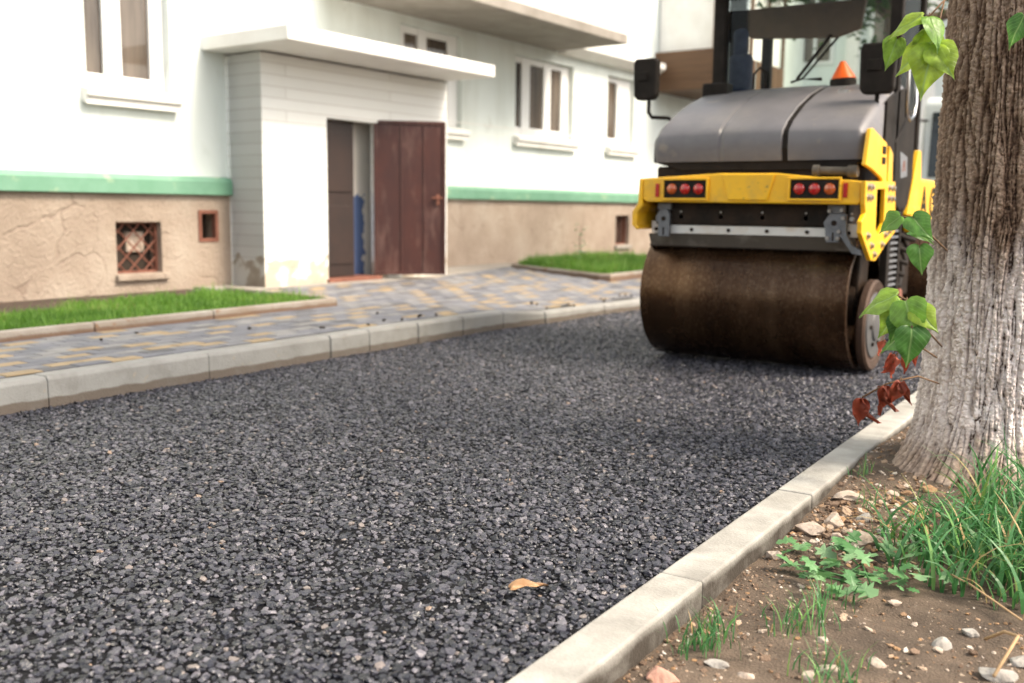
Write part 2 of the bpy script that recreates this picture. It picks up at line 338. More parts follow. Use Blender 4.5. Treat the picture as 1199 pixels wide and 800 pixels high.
M['stone_c'] = pm('reddish brick lump', (.48, .27, .20), (.38, .20, .15), 20, .9, .35, 60)

# ------------------------------------------------------------------ mesh helpers
def box(bm, x0, x1, y0, y1, z0, z1):
    v = [bm.verts.new(p) for p in ((x0, y0, z0), (x1, y0, z0), (x1, y1, z0), (x0, y1, z0), (x0, y0, z1), (x1, y0, z1), (x1, y1, z1), (x0, y1, z1))]
    for f in ((3, 2, 1, 0), (4, 5, 6, 7), (0, 1, 5, 4), (1, 2, 6, 5), (2, 3, 7, 6), (3, 0, 4, 7)):
        bm.faces.new([v[i] for i in f])

def prism(bm, pts, a, b, axis='y'):
    """a flat outline pushed from a to b along one axis"""
    mk = {'y': lambda u, w, t: (u, t, w), 'x': lambda u, w, t: (t, u, w), 'z': lambda u, w, t: (u, w, t)}[axis]
    A = [bm.verts.new(mk(u, w, a)) for u, w in pts]
    B = [bm.verts.new(mk(u, w, b)) for u, w in pts]
    n = len(pts)
    bm.faces.new(A); bm.faces.new(B[::-1])
    for i in range(n):
        bm.faces.new([A[i], B[i], B[(i+1) % n], A[(i+1) % n]][::-1])

def cyl(bm, p, q, r0, r1=None, n=16, caps=True):
    r1 = r0 if r1 is None else r1
    p, q = Vector(p), Vector(q)
    d = (q-p).normalized()
    u = d.orthogonal().normalized(); w = d.cross(u)
    A = [bm.verts.new(p+(u*math.cos(2*math.pi*i/n)+w*math.sin(2*math.pi*i/n))*r0) for i in range(n)]
    B = [bm.verts.new(q+(u*math.cos(2*math.pi*i/n)+w*math.sin(2*math.pi*i/n))*r1) for i in range(n)]
    for i in range(n):
        bm.faces.new([A[i], A[(i+1) % n], B[(i+1) % n], B[i]])
    if caps:
        bm.faces.new(A[::-1]); bm.faces.new(B)

def tube(bm, pts, r, n=8):
    pts = [Vector(p) for p in pts]
    rr = r if isinstance(r, (list, tuple)) else [r]*len(pts)
    rings = []
    u = None
    for i, p in enumerate(pts):
        d = (pts[min(i+1, len(pts)-1)]-pts[max(i-1, 0)]).normalized()
        u = d.orthogonal().normalized() if u is None else (u-d*u.dot(d)).normalized()
        w = d.cross(u)
        rings.append([bm.verts.new(p+(u*math.cos(2*math.pi*k/n)+w*math.sin(2*math.pi*k/n))*rr[i]) for k in range(n)])
    for a, b in zip(rings, rings[1:]):
        for k in range(n):
            bm.faces.new([a[k], a[(k+1) % n], b[(k+1) % n], b[k]])
    bm.faces.new(rings[0][::-1]); bm.faces.new(rings[-1])

def lathe_x(bm, prof, cy, cz, n=96, close=True):
    """(x, radius) pairs spun about an axis along X"""
    rings = []
    for x, r in prof:
        if r < 1e-5:
            rings.append([bm.verts.new((x, cy, cz))])
        else:
            rings.append([bm.verts.new((x, cy+r*math.cos(2*math.pi*k/n), cz+r*math.sin(2*math.pi*k/n))) for k in range(n)])
    for a, b in zip(rings, rings[1:]):
        for k in range(n):
            k2 = (k+1) % n
            if len(a) == 1 and len(b) == 1: continue
            if len(a) == 1: bm.faces.new([a[0], b[k2], b[k]])
            elif len(b) == 1: bm.faces.new([a[k], a[k2], b[0]])
            else: bm.faces.new([a[k], a[k2], b[k2], b[k]])

def wp(o):
    v = Vector((0, 0, 0))
    while o is not None:
        v += o.location; o = o.parent
    return v

def obj(name, bm, mat, parent=None, bevel=0, smooth=False, seg=2, local=False):
    me = bpy.data.meshes.new(name)
    bmesh.ops.recalc_face_normals(bm, faces=bm.faces)
    if parent is not None and not local:
        bmesh.ops.translate(bm, verts=bm.verts, vec=-wp(parent))
    bm.to_mesh(me); bm.free()
    me.materials.append(M[mat] if isinstance(mat, str) else mat)
    o = bpy.data.objects.new(name, me)
    COL.objects.link(o)
    if parent is not None: o.parent = parent
    if smooth:
        me.shade_smooth()
        if smooth is not True: me.set_sharp_from_angle(angle=R(smooth))
    if bevel:
        b = o.modifiers.new("bevel", 'BEVEL'); b.width = bevel; b.segments = seg; b.limit_method = 'ANGLE'; b.angle_limit = R(35)
        b.harden_normals = False
    return o

def raw(name, verts, faces, mat, parent=None, smooth=False, attrs=None):
    me = bpy.data.meshes.new(name)
    me.from_pydata(verts if not isinstance(verts, np.ndarray) else verts.tolist(), [], faces if not isinstance(faces, np.ndarray) else faces.tolist())
    me.update()
    me.materials.append(M[mat] if isinstance(mat, str) else mat)
    for k, (a, dom) in (attrs or {}).items():
        at = me.attributes.new(k, 'FLOAT', dom); at.data.foreach_set('value', np.asarray(a, dtype=np.float32))
    o = bpy.data.objects.new(name, me)
    COL.objects.link(o)
    if parent is not None: o.parent = parent
    if smooth: me.shade_smooth()
    return o

def thing(name, label, cat, loc=(0, 0, 0), rz=0, group=None):
    o = bpy.data.objects.new(name, None)
    COL.objects.link(o)
    o.empty_display_size = .2
    o.location = loc; o.rotation_euler = (0, 0, rz)
    o['label'] = label; o['category'] = cat
    if group: o['group'] = group
    return o

def tag(o, label=None, cat=None, group=None, kind=None):
    if label: o['label'] = label
    if cat: o['category'] = cat
    if group: o['group'] = group
    if kind: o['kind'] = kind
    return o

def BM(): return bmesh.new()

# gradient noise on arrays
_perm = np.random.default_rng(3).permutation(256); _perm = np.concatenate([_perm, _perm, _perm])
_grad = np.random.default_rng(4).normal(size=(256, 3)); _grad /= np.linalg.norm(_grad, axis=1)[:, None]
def perlin(x, y, z):
    xi, yi, zi = np.floor(x).astype(int), np.floor(y).astype(int), np.floor(z).astype(int)
    fx, fy, fz = x-xi, y-yi, z-zi
    u, v, w = [t*t*t*(t*(t*6-15)+10) for t in (fx, fy, fz)]
    def g(dx, dy, dz):
        h = _perm[_perm[_perm[(xi+dx) & 255]+((yi+dy) & 255)]+((zi+dz) & 255)]
        gr = _grad[h]
        return gr[..., 0]*(fx-dx)+gr[..., 1]*(fy-dy)+gr[..., 2]*(fz-dz)
    L = lambda a, b, t: a+(b-a)*t
    return L(L(L(g(0,0,0), g(1,0,0), u), L(g(0,1,0), g(1,1,0), u), v), L(L(g(0,0,1), g(1,0,1), u), L(g(0,1,1), g(1,1,1), u), v), w)
def fbm(x, y, z, o=4):
    s, a = 0, 1
    for i in range(o):
        s = s+a*perlin(x*2**i, y*2**i, z*2**i+7.3*i); a *= .5
    return s

# ------------------------------------------------------------------ ground, road, kerbs, pavement
bm = BM(); s_ = 220
v = [bm.verts.new(p) for p in ((-s_, -s_, -.14), (s_, -s_, -.14), (s_, s_, -.14), (-s_, s_, -.14))]; bm.faces.new(v)
tag(obj('ground', bm, 'soil'), kind='structure')

mt, n, l, b = new_mat('asphalt bed')
tc = n.new("ShaderNodeTexCoord"); vo = n.new("ShaderNodeTexVoronoi"); vo.inputs['Scale'].default_value = 62
l.new(tc.outputs['Object'], vo.inputs['Vector'])
r_ = ramp(n, [(0, (.003, .003, .004)), (.7, (.008, .008, .010)), (1, (.02, .02, .022))]); l.new(vo.outputs['Color'], r_.inputs[0])
l.new(r_.outputs[0], b.inputs['Base Color']); b.inputs['Roughness'].default_value = .9; b.inputs['Specular IOR Level'].default_value = .15
bp = n.new("ShaderNodeBump"); bp.inputs['Strength'].default_value = 1; bp.inputs['Distance'].default_value = .01; bp.invert = True
l.new(vo.outputs['Distance'], bp.inputs['Height']); l.new(bp.outputs[0], b.inputs['Normal'])
M['asphalt_bed'] = mt
bm = BM(); box(bm, -4.575, -1.075, -8, 60, -.13, -.012)
tag(obj('road', bm, 'asphalt_bed'), kind='structure')

def protos(seed, n, flat):
    """a few angular stones kept in a collection that only the scatter uses"""
    c = bpy.data.collections.new('stone_shapes')
    g = np.random.default_rng(seed)
    for i in range(n):
        b2 = BM(); bmesh.ops.create_icosphere(b2, subdivisions=1, radius=.5)
        for vv in b2.verts:
            vv.co *= .78+.5*g.random()
            vv.co.z = min(vv.co.z*flat, .5*flat*(.62+.2*g.random()))
            vv.co.x *= 1.2
        me = bpy.data.meshes.new('stone_shape'); b2.to_mesh(me); b2.free()
        o = bpy.data.objects.new('stone_shape', me); c.objects.link(o)
    return c

def scatter(name, pts, size, rot, tone, mat, coll, ncoll):
    me = bpy.data.meshes.new(name)
    me.vertices.add(len(pts)); me.vertices.foreach_set('co', pts.astype(np.float32).ravel())
    for k, t, a in (('size', 'FLOAT', size), ('tone', 'FLOAT', tone), ('spin', 'FLOAT_VECTOR', rot)):
        at = me.attributes.new(k, t, 'POINT')
        at.data.foreach_set('vector' if 'VEC' in t else 'value', np.asarray(a, np.float32).ravel())
    at = me.attributes.new('pick', 'INT', 'POINT'); at.data.foreach_set('value', (np.arange(len(pts))*7 % ncoll).astype(np.int32))
    for o in coll.objects:
        if not o.data.materials: o.data.materials.append(M[mat])
    o = bpy.data.objects.new(name, me); COL.objects.link(o)
    ng = bpy.data.node_groups.new(name, 'GeometryNodeTree')
    ng.interface.new_socket('Geometry', in_out='INPUT', socket_type='NodeSocketGeometry')
    ng.interface.new_socket('Geometry', in_out='OUTPUT', socket_type='NodeSocketGeometry')
    N, Lk = ng.nodes, ng.links
    gi = N.new('NodeGroupInput'); go = N.new('NodeGroupOutput')
    mp = N.new('GeometryNodeMeshToPoints'); ip = N.new('GeometryNodeInstanceOnPoints')
    ci = N.new('GeometryNodeCollectionInfo'); ci.inputs[0].default_value = coll; ci.inputs[1].default_value = True; ci.inputs[2].default_value = True
    def na(nm, t):
        a = N.new('GeometryNodeInputNamedAttribute'); a.data_type = t; a.inputs[0].default_value = nm
        return a.outputs[0]
    er = N.new('FunctionNodeEulerToRotation'); Lk.new(na('spin', 'FLOAT_VECTOR'), er.inputs[0])
    Lk.new(gi.outputs[0], mp.inputs[0]); Lk.new(mp.outputs[0], ip.inputs['Points']); Lk.new(ci.outputs[0], ip.inputs['Instance'])
    ip.inputs['Pick Instance'].default_value = True
    Lk.new(na('pick', 'INT'), ip.inputs['Instance Index']); Lk.new(er.outputs[0], ip.inputs['Rotation']); Lk.new(na('size', 'FLOAT'), ip.inputs['Scale'])
    Lk.new(ip.outputs[0], go.inputs[0])
    md = o.modifiers.new('scatter', 'NODES'); md.node_group = ng
    return o

def jitter_grid(x0, x1, y0, y1, d, g):
    xs = np.arange(x0, x1, d); ys = np.arange(y0, y1, d)
    X, Y = np.meshgrid(xs, ys); X = X.ravel()+g.uniform(-.55, .55, X.size)*d; Y = Y.ravel()+g.uniform(-.55, .55, Y.size)*d
    return X, Y

pr1 = protos(21, 14, .66)
parts = []
for y0, y1, d, sm in ((.75, 4.2, .0130, .0141), (4.2, 8.0, .0134, .0148), (8.0, 16., .022, .027)):
    X, Y = jitter_grid(-4.555, -1.10, y0, y1, d, rng)
    sz = np.clip(rng.lognormal(math.log(sm), .30, X.size), sm*.5, sm*1.8)
    Z = -.011+sz*.05+rng.uniform(-.0072, .0034, X.size)+.004*fbm(X*1.3, Y*1.3, X*0+2, 2)
    parts.append(np.c_[X, Y, Z, sz])
A = np.concatenate(parts)
nA = len(A)
tone = np.clip(rng.beta(2.0, 1.9, nA), 0, .945); few = rng.random(nA); tone[few > .9985] = 1.0; tone[(few > .965) & (few < .98)] = .965
rot = rng.normal(0, .27, (nA, 3)); rot[:, 2] = rng.uniform(0, 6.28, nA)
o = scatter('asphalt_gravel', A[:, :3], A[:, 3], rot, tone, 'stones', pr1, 14)
tag(o, 'fresh loose black asphalt mix of coated stones across the road', 'asphalt', kind='stuff')
print('stones', nA)

# kerb along the far side: kerbstones end to end, dropping where the entrance path meets the road
bm = BM()
segs = []
y = -3.2
while y < 4.7:
    segs.append((y+.0015, y+.9985)); y += 1.0
def ks(bm, a, b, h0, h1, x0, x1, w=.125):
    vv = []
    for (yy, h, x) in ((a, h0, x0), (b, h1, x1)):
        vv.append([bm.verts.new(p) for p in ((x, yy, -.13), (x-.004, yy, h-.02), (x-.02, yy, h), (x-w, yy, h), (x-w, yy, -.13))])
    A_, B_ = vv
    for i in range(5):
        bm.faces.new([A_[i], B_[i], B_[(i+1) % 5], A_[(i+1) % 5]])
    bm.faces.new(A_); bm.faces.new(B_[::-1])
hh = [.150, .149, .151, .147, .150, .147, .149, .146, .148]
for k, (a, b) in enumerate(segs): ks(bm, a, b, hh[k % 9], hh[k % 9]-.001, -4.556-.004*(k % 2), -4.556-.003*((k+1) % 2))
ks(bm, 4.808, 5.19, .146, .147, -4.553, -4.556); ks(bm, 5.20, 5.73, .149, .147, -4.560, -4.556); ks(bm, 5.738, 6.30, .147, .147, -4.552, -4.556); ks(bm, 6.308, 6.86, .147, .142, -4.556, -4.550)
ks(bm, 6.866, 7.40, .142, .098, -4.550, -4.47); ks(bm, 7.408, 8.39, .098, .094, -4.462, -4.40); ks(bm, 8.398, 9.38, .094, .092, -4.40, -4.31)
y = 9.388
while y < 30: ks(bm, y, y+.99, .092, .092, -4.31, -4.31); y += 1.0
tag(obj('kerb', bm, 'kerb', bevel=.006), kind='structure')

# garden kerb on the near side, flush with the asphalt
bm = BM(); y = -2.55
while y < 14:
    dx = random.uniform(-.003, .003)
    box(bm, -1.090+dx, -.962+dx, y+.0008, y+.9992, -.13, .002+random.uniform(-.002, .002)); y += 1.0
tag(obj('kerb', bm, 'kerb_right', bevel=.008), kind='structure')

# kerb of the lawns
bm = BM()
for a, b in ((-3, -2), (-2, -1), (-1, 0), (0, 1), (1, 2), (2, 3), (3, 4), (4, 5), (5, 6.33)):
    box(bm, -5.935-.07, -5.935, a+.003, b-.003, .05, .208)
prism(bm, [(-6.01, 6.26), (-5.93, 6.337), (-6.03, 6.42), (-7.6, 6.62), (-7.6, 6.55), (-6.06, 6.35)], .05, .205, 'z')
tag(obj('kerb', bm, 'kerb_lawn', bevel=.012), kind='structure')
bm = BM()
prism(bm, [(-7.75, 11.9), (-7.72, 11.82), (-5.75, 10.76), (-5.60, 10.80), (-5.62, 15.5), (-5.69, 15.5), (-5.69, 10.92), (-5.78, 10.86)], .05, .205, 'z')
tag(obj('kerb', bm, 'kerb_lawn', bevel=.012), kind='structure')

# pavement of coloured concrete blocks
mt, n, l, b = new_mat('concrete pavers')
at = n.new("ShaderNodeAttribute"); at.attribute_name = 'tone'
r_ = ramp(n, [(0, (.14, .143, .165)), (.30, (.175, .175, .19)), (.55, (.215, .21, .21)), (.70, (.245, .23, .215)), (.72, (.31, .23, .135)), (.90, (.36, .27, .165)), (.91, (.10, .098, .105)), (1, (.13, .12, .12))])
r_.color_ramp.interpolation = 'CONSTANT'
l.new(at.outputs['Fac'], r_.inputs[0])
tc = n.new("ShaderNodeTexCoord"); nz = n.new("ShaderNodeTexNoise"); nz.inputs['Scale'].default_value = 9; nz.inputs['Detail'].default_value = 8
l.new(tc.outputs['Object'], nz.inputs['Vector'])
hs = n.new("ShaderNodeHueSaturation"); mr = n.new("ShaderNodeMapRange"); mr.inputs[1].default_value = .3; mr.inputs[2].default_value = .7; mr.inputs[3].default_value = .78; mr.inputs[4].default_value = 1.14
l.new(nz.outputs[0], mr.inputs[0]); l.new(mr.outputs[0], hs.inputs['Value']); l.new(r_.outputs[0], hs.inputs['Color'])
l.new(hs.outputs[0], b.inputs['Base Color']); b.inputs['Roughness'].default_value = .75
M['pavers'] = mt
def paver_field(name, inside, x0, x1, y0, y1, z, lx=.2, ly=.1):
    V, F, T = [], [], []
    i = 0
    xx = x0
    row = 0
    while xx < x1:
        yy = y0 + (lx/2 if row % 2 else 0)
        while yy < y1:
            cx, cy = xx+ly/2, yy+lx/2
            if inside(cx, cy):
                dz = z+random.uniform(-.002, .002)
                a, g = .0025, .006
                q = len(V)
                for (p, zz) in ((a, dz-.006), (g, dz)):
                    V += [(xx+p, yy+p, zz), (xx+ly-p, yy+p, zz), (xx+ly-p, yy+lx-p, zz), (xx+p, yy+lx-p, zz)]
                F.append((q+4, q+5, q+6, q+7))
                for k in range(4): F.append((q+k, q+(k+1) % 4, q+4+(k+1) % 4, q+4+k))
                t = random.random()
                # the setter's rhythm: every fourth block of every other course is yellow, a few dark
                if (row + int(round((yy-y0)/lx))*2) % 5 == 0 and t < .55: t = .73+.28*t
                elif t < .06: t = .8
                elif t > .93: t = .95
                else: t = .69*random.random()
                T += [t]*8
            yy += lx
        xx += ly; row += 1
    return raw(name, V, F, 'pavers', attrs={'tone': (T, 'POINT')})
def in_pave(x, y):
    if x+.055 > np.interp(y, [6.8, 7.4, 8.4, 9.38, 30], [-4.676, -4.60, -4.53, -4.437, -4.437]): return False
    if y < 6.47: return x > -5.93 or (y > 6.36+(-x-5.93)*.15)
    if y > 10.7 and x < -5.6: return y < 10.72+(-x-5.7)*.54 or x > -5.55
    return True
bm = BM()
box(bm, -9.6, -4.66, -4, 40, -.12, .075); prism(bm, [(-4.659, 7.0), (-4.63, 7.2), (-4.57, 8.4), (-4.46, 9.4), (-4.46, 40), (-4.659, 40)], -.12, .07, 'z')
tag(obj('pavement', bm, 'concrete'), kind='structure')
pv = paver_field('pavement', in_pave, -7.95, -4.33, -1, 22, .142)
tag(pv, kind='structure')
for vtx in pv.data.vertices:      # the paving runs down to the dropped kerb and up to the door
    x_, y_, z_ = vtx.co
    drop = max(0, min(1, (y_-6.7)/.9))*max(0, min(1, (x_+6.0)/1.1))
    vtx.co.z = z_-.047*drop + max(0, min(1, (-x_-6.6)/1.0))*.02

# soil beds behind the lawns
bm = BM()
prism(bm, [(-8.4, -4), (-6.0, -4), (-6.0, 6.36), (-7.6, 6.56), (-8.4, 6.56)], .02, .150, 'z')
prism(bm, [(-8.4, 12.2), (-5.75, 10.9), (-5.70, 22), (-8.4, 22)], .02, .152, 'z')
tag(obj('soil', bm, 'soil'), kind='structure')

# apron slab in front of the porch
bm = BM(); prism(bm, [(-9.0, 6.60), (-7.55, 6.66), (-7.28, 9.4), (-7.9, 12.4), (-9.0, 13.0)], .10, .1645, 'z')
tag(obj('path', bm, 'concrete', bevel=.004), kind='structure')

# the verge: uneven bare earth
nx, ny = 220, 420
gx = -.965+np.linspace(0, 1, nx)**1.6*7.0
gy = np.concatenate([np.linspace(.6, 6.0, ny-80), np.linspace(6.05, 40, 80)])
X, Y = np.meshgrid(gx, gy)
def verge_h(x, y):
    d = np.hypot(x+.483, y-4.3)
    base = -.075+.055*np.exp(-np.clip(d-.42, 0, 9)/.45)+.03*np.clip((y-3.0)/1.0, 0, 1)*np.exp(-d)
    base = base+.02*np.clip((x+.96)/.9, 0, 1)
    return base+.020*fbm(x*3, y*3, x*0+1, 4)+.008*fbm(x*16, y*16, x*0+4, 3)
Z = verge_h(X, Y)
V = np.c_[X.ravel(), Y.ravel(), Z.ravel()]
I = np.arange(nx*ny).reshape(ny, nx)
F = np.c_[I[:-1, :-1].ravel(), I[:-1, 1:].ravel(), I[1:, 1:].ravel(), I[1:, :-1].ravel()]
M['verge'] = pm('dry earth', (.145, .104, .074), (.06, .042, .029), 4.5, .95, .55, 150, speck=(60, (.36, .28, .21), .66))
tag(raw('soil', V, F, 'verge', smooth=True), kind='structure')

pr2 = protos(5, 8, .6)
npb = 8000
X = -.955+rng.random(npb)**1.5*1.5; Y = rng.uniform(1.4, 5.2, npb)
k = perlin(X*4, Y*4, X*0+9) > -.12; X, Y = X[k], Y[k]
heap = rng.random(900); Xh = -.78+rng.normal(0, .12, 900); Yh = 3.40+rng.normal(0, .26, 900); k = Xh > -.95; X = np.r_[X, Xh[k]]; Y = np.r_[Y, Yh[k]]
sz = np.clip(rng.lognormal(math.log(.006), .55, X.size), .002, .03); sz[-int(k.sum()):] *= 1.9
o = scatter('gravel', np.c_[X, Y, verge_h(X, Y)+sz*.12], sz, rng.uniform(-1, 1, (X.size, 3))*[.6, .6, 3.1], rng.random(X.size), 'pebbles', pr2, 8)
tag(o, 'small tan pebbles and crumbs strewn over the bare verge', 'gravel', kind='stuff')

# ------------------------------------------------------------------ the apartment block along the left
W_ = R(2.794)
bld = thing('apartment_building', 'long pale mint apartment building with tan plinth and green ledge', 'building', (-8.476, 10, 0), -W_)
def holed(bm, off, s0, s1, z0, z1, holes, depth=.16):
    """a wall face on the plane x = off with rectangular openings and their reveals; local x points to the road, local y along the wall"""
    ss = sorted({s0, s1, *[h[0] for h in holes], *[h[1] for h in holes]}); zs = sorted({z0, z1, *[h[2] for h in holes], *[h[3] for h in holes]})
    for a, b in zip(ss, ss[1:]):
        for c, d in zip(zs, zs[1:]):
            if any(h[0] <= a and b <= h[1] and h[2] <= c and d <= h[3] for h in holes): continue
            bm.faces.new([bm.verts.new(p) for p in ((off, a, c), (off, b, c), (off, b, d), (off, a, d))])
    for h in holes:
        a, b, c, d = h[:4]; q = off-depth
        for f in (((off, a, c), (off, b, c), (q, b, c), (q, a, c)), ((off, a, d), (q, a, d), (q, b, d), (off, b, d)),
                  ((off, a, c), (q, a, c), (q, a, d), (off, a, d)), ((off, b, c), (off, b, d), (q, b, d), (q, b, c))):
            bm.faces.new([bm.verts.new(p) for p in f])
    q = off-.5
    for f in (((off, s0, z0), (off, s0, z1), (q, s0, z1), (q, s0, z0)), ((off, s1, z0), (q, s1, z0), (q, s1, z1), (off, s1, z1)), ((off, s0, z1), (off, s1, z1), (q, s1, z1), (q, s0, z1)), ((q, s0, z0), (q, s0, z1), (q, s1, z1), (q, s1, z0))):
        bm.faces.new([bm.verts.new(p) for p in f])
OL = .45
WIN = [  # off, s0, s1, z0, z1, panes
    (OL, -4.40, -3.52, 2.06, 3.35, ((-4.36, -4.17), (-3.98, -3.68))),
    (0, .28, 1.55, 2.10, 3.35, ((.45, .72), (.90, 1.35))),
    (0, 2.84, 4.46, 2.11, 3.28, ((2.90, 3.12), (3.34, 3.72), (3.92, 4.22))),
    (0, 5.56, 6.50, 2.11, 3.28, ((5.62, 6.02),)),
    (0, 9.2, 10.6, 2.11, 3.28, ((9.28, 9.62), (9.8, 10.4))),
]
vents = [(OL, -4.19, -3.70, .335, .825), (OL, -3.27, -3.03, .62, .94), (0, 5.90, 6.38, .36, .885)]
Hs = 8.2
bm = BM(); holed(bm, OL, -16, -2.0, 1.10, Hs, [w[1:5] for w in WIN if w[0] == OL])
holed(bm, 0, -2.0, 24, 1.12, Hs, [w[1:5] for w in WIN if w[0] == 0])
obj('wall', bm, 'mint', bld, local=True)
PO = .025
bm = BM(); holed(bm, OL+PO, -16, -2.0, -.1, 1.10, [vents[0][1:], vents[1][1:]], .2); obj('plinth', bm, 'plinth_a', bld, local=True)
bm = BM(); holed(bm, PO, -1.9, 24, -.1, 1.12, [vents[2][1:]], .2); obj('plinth', bm, 'plinth_b', bld, local=True)
bm = BM(); prism(bm, [(OL-.05, 1.092), (OL+.085, 1.092), (OL+.085, 1.225), (OL+.06, 1.262), (OL-.05, 1.285)], -16, -2.874, 'y')
obj('ledge', bm, 'band', bld, bevel=.006, local=True)
bm = BM(); prism(bm, [(-.05, 1.112), (.085, 1.112), (.085, 1.245), (.06, 1.275), (-.05, 1.305)], -.1, 24, 'y')
obj('ledge', bm, 'band', bld, bevel=.006, local=True)
bm = BM(); box(bm, -.008, .006, .1, 24, 2.172, 2.184); obj('render_joint', bm, 'white_paint', bld, local=True)
for off, a, b, c, d, panes in WIN:
    bm = BM()
    xs = [a] + [v for p in panes for v in p] + [b]
    f0, f1 = off-.15, off-.085
    bars = [(xs[i], xs[i+1]) for i in range(0, len(xs), 2)]
    for u, w in bars: box(bm, f0, f1, u+.002, w, c+.002, d-.002)
    for u, w in panes:
        box(bm, f0+.001, f1-.004, u, w, c+.003, c+.12); box(bm, f0+.001, f1-.004, u, w, d-.09, d-.003)
    wf = obj('window', bm, 'upvc', bld, bevel=.008, local=True)
    for u, w in panes:
        bm = BM(); box(bm, f0+.012, f0+.03, u-.004, w+.004, c+.11, d-.08); obj('pane', bm, 'pane', wf, local=True)
    bm = BM(); dz = -.045 if off else 0
    e = .06
    prism(bm, [(off-.09, 1.955+dz), (off+.02, 1.955+dz), (off+.085, 1.925+dz), (off+.085, 2.0+dz), (off+.12, 2.0+dz), (off+.12, 2.06+dz), (off-.08, 2.105+dz)], a-e, b+e, 'y')
    obj('sill', bm, 'white_paint', wf, bevel=.006, local=True)
# cellar vents
for k, (off, a, b, c, d) in enumerate(vents):
    bm = BM(); q = off+PO
    t = .035 if k == 1 else .022
    x0, x1 = (q-.05, q+.012) if k == 1 else (q-.12, q-.07)
    box(bm, x0, x1, a, a+t, c, d); box(bm, x0, x1, b-t, b, c, d); box(bm, x0+.001, x1-.001, a+t, b-t, c, c+t); box(bm, x0+.001, x1-.001, a+t, b-t, d-t, d)
    vf = obj('vent', bm, 'rust_frame', bld, local=True)
    bm = BM(); box(bm, q-.24, q-.19, a-.05, b+.05, c-.05, d+.05); obj('backing', bm, 'dark_interior', vf, local=True)
    if k == 0:
        bm = BM(); w = b-a; h = d-c; nb = 3
        for i in range(-nb, nb+1):
            for sg in (1, -1):
                pts = []
                for t_ in np.linspace(0, 1, 40):
                    u = (i/nb)+t_ if sg == 1 else (i/nb)+1-t_
                    if 0 <= u <= 1: pts.append((q-.095+.006*sg, a+u*w, c+t_*h))
                if len(pts) > 2: cyl(bm, pts[0], pts[-1], .0075, n=6)
        obj('grille', bm, 'rust_frame', vf, local=True)
        bm = BM(); box(bm, q-.19, q-.15, a+.2, b-.1, c+.2, d-.1); obj('board', bm, 'stone', vf, local=True)
        bm = BM(); box(bm, q-.03, q+.05, a-.02, b+.06, c-.065, c-.005); obj('vent_sill', bm, 'plinth_a', vf, bevel=.01, local=True)
    elif k == 2:
        bm = BM()
        for i in range(1, 4): cyl(bm, (q-.095, a+(b-a)*i/4, c), (q-.095, a+(b-a)*i/4, d), .008, n=6)
        obj('grille', bm, 'rust_frame', vf, local=True)
        bm = BM(); box(bm, q-.03, q+.05, a-.03, b+.05, c-.07, c-.003); obj('vent_sill', bm, 'concrete', vf, bevel=.01, local=True)
# porch: painted brick box with the doorway
PF = 1.0
D0, D1, DZ0, DZ1 = -1.99, -1.19, .205, 1.93
bm = BM()
holed(bm, PF, -2.87, .02, .02, 2.50, [(D0, D1, DZ0, DZ1)], .13)
for f in (((PF, -2.87, .02), (PF, -2.87, 2.5), (0, -2.87, 2.5), (0, -2.87, .02)), ((PF, .02, .02), (0, .02, .02), (0, .02, 2.5), (PF, .02, 2.5))):
    bm.faces.new([bm.verts.new(p) for p in f])
porch = obj('porch', bm, 'porch', bld, local=True)
bm = BM(); box(bm, 0, 1.72, -3.15, .04, 2.52, 2.66); obj('canopy', bm, 'white_paint', bld, bevel=.01, local=True)
bm = BM(); box(bm, PF-.45, PF+.03, D0-.02, D1+.02, .10, .206); obj('threshold', bm, 'rust_frame', porch, bevel=.006, local=True)
bm = BM(); box(bm, PF-.17, PF-.132, D0+.006, D0+.53, .21, DZ1-.005)
box(bm, PF-.132, PF-.115, D0+.05, D0+.48, .35, 1.0); box(bm, PF-.132, PF-.115, D0+.05, D0+.48, 1.15, 1.8)
obj('inner_door', bm, 'dark_door', porch, bevel=.004, local=True)
bm = BM(); box(bm, PF-.40, PF-.30, D0-.05, D1+.4, .15, DZ1+.1); obj('inner_wall', bm, 'blue_patch', porch, local=True)
# the open door leaf
dl = BM()
ang = math.atan2(9.291-8.737, -7.003+7.61)
hx, hy = -7.61+.02, 8.737
d_ = Vector((math.cos(ang), math.sin(ang), 0)); n_ = Vector((d_.y, -d_.x, 0))
def lp(u, t, z): return Vector((hx, hy, 0))+d_*u+n_*t+Vector((0, 0, z))
inv = Matrix.Rotation(W_, 4, 'Z') @ Matrix.Translation((8.476, -10, 0))
def lbox(bm, u0, u1, t0, t1, z0, z1):
    vv = [bm.verts.new(inv @ lp(*p)) for p in ((u0, t0, z0), (u1, t0, z0), (u1, t1, z0), (u0, t1, z0), (u0, t0, z1), (u1, t0, z1), (u1, t1, z1), (u0, t1, z1))]
    for f in ((3, 2, 1, 0), (4, 5, 6, 7), (0, 1, 5, 4), (1, 2, 6, 5), (2, 3, 7, 6), (3, 0, 4, 7)): bm.faces.new([vv[i] for i in f])
LW = .82
lbox(dl, 0, LW, -.018, .018, .215, 1.965)
for u in (0, LW-.035): lbox(dl, u, u+.035, .0185, .034, .216, 1.964)
for z in (.217, 1.925): lbox(dl, .036, LW-.036, .0185, .033, z, z+.035)
for u in (.30, .56): lbox(dl, u, u+.018, .0186, .027, .26, 1.92)
leafo = obj('door', dl, 'brown_door', bld, bevel=.004, local=True)
dl = BM(); lbox(dl, LW-.11, LW-.07, .019, .045, 1.02, 1.14); lbox(dl, LW-.16, LW-.03, .0455, .058, 1.09, 1.11); obj('handle', dl, 'rust_frame', leafo, bevel=.003, local=True)
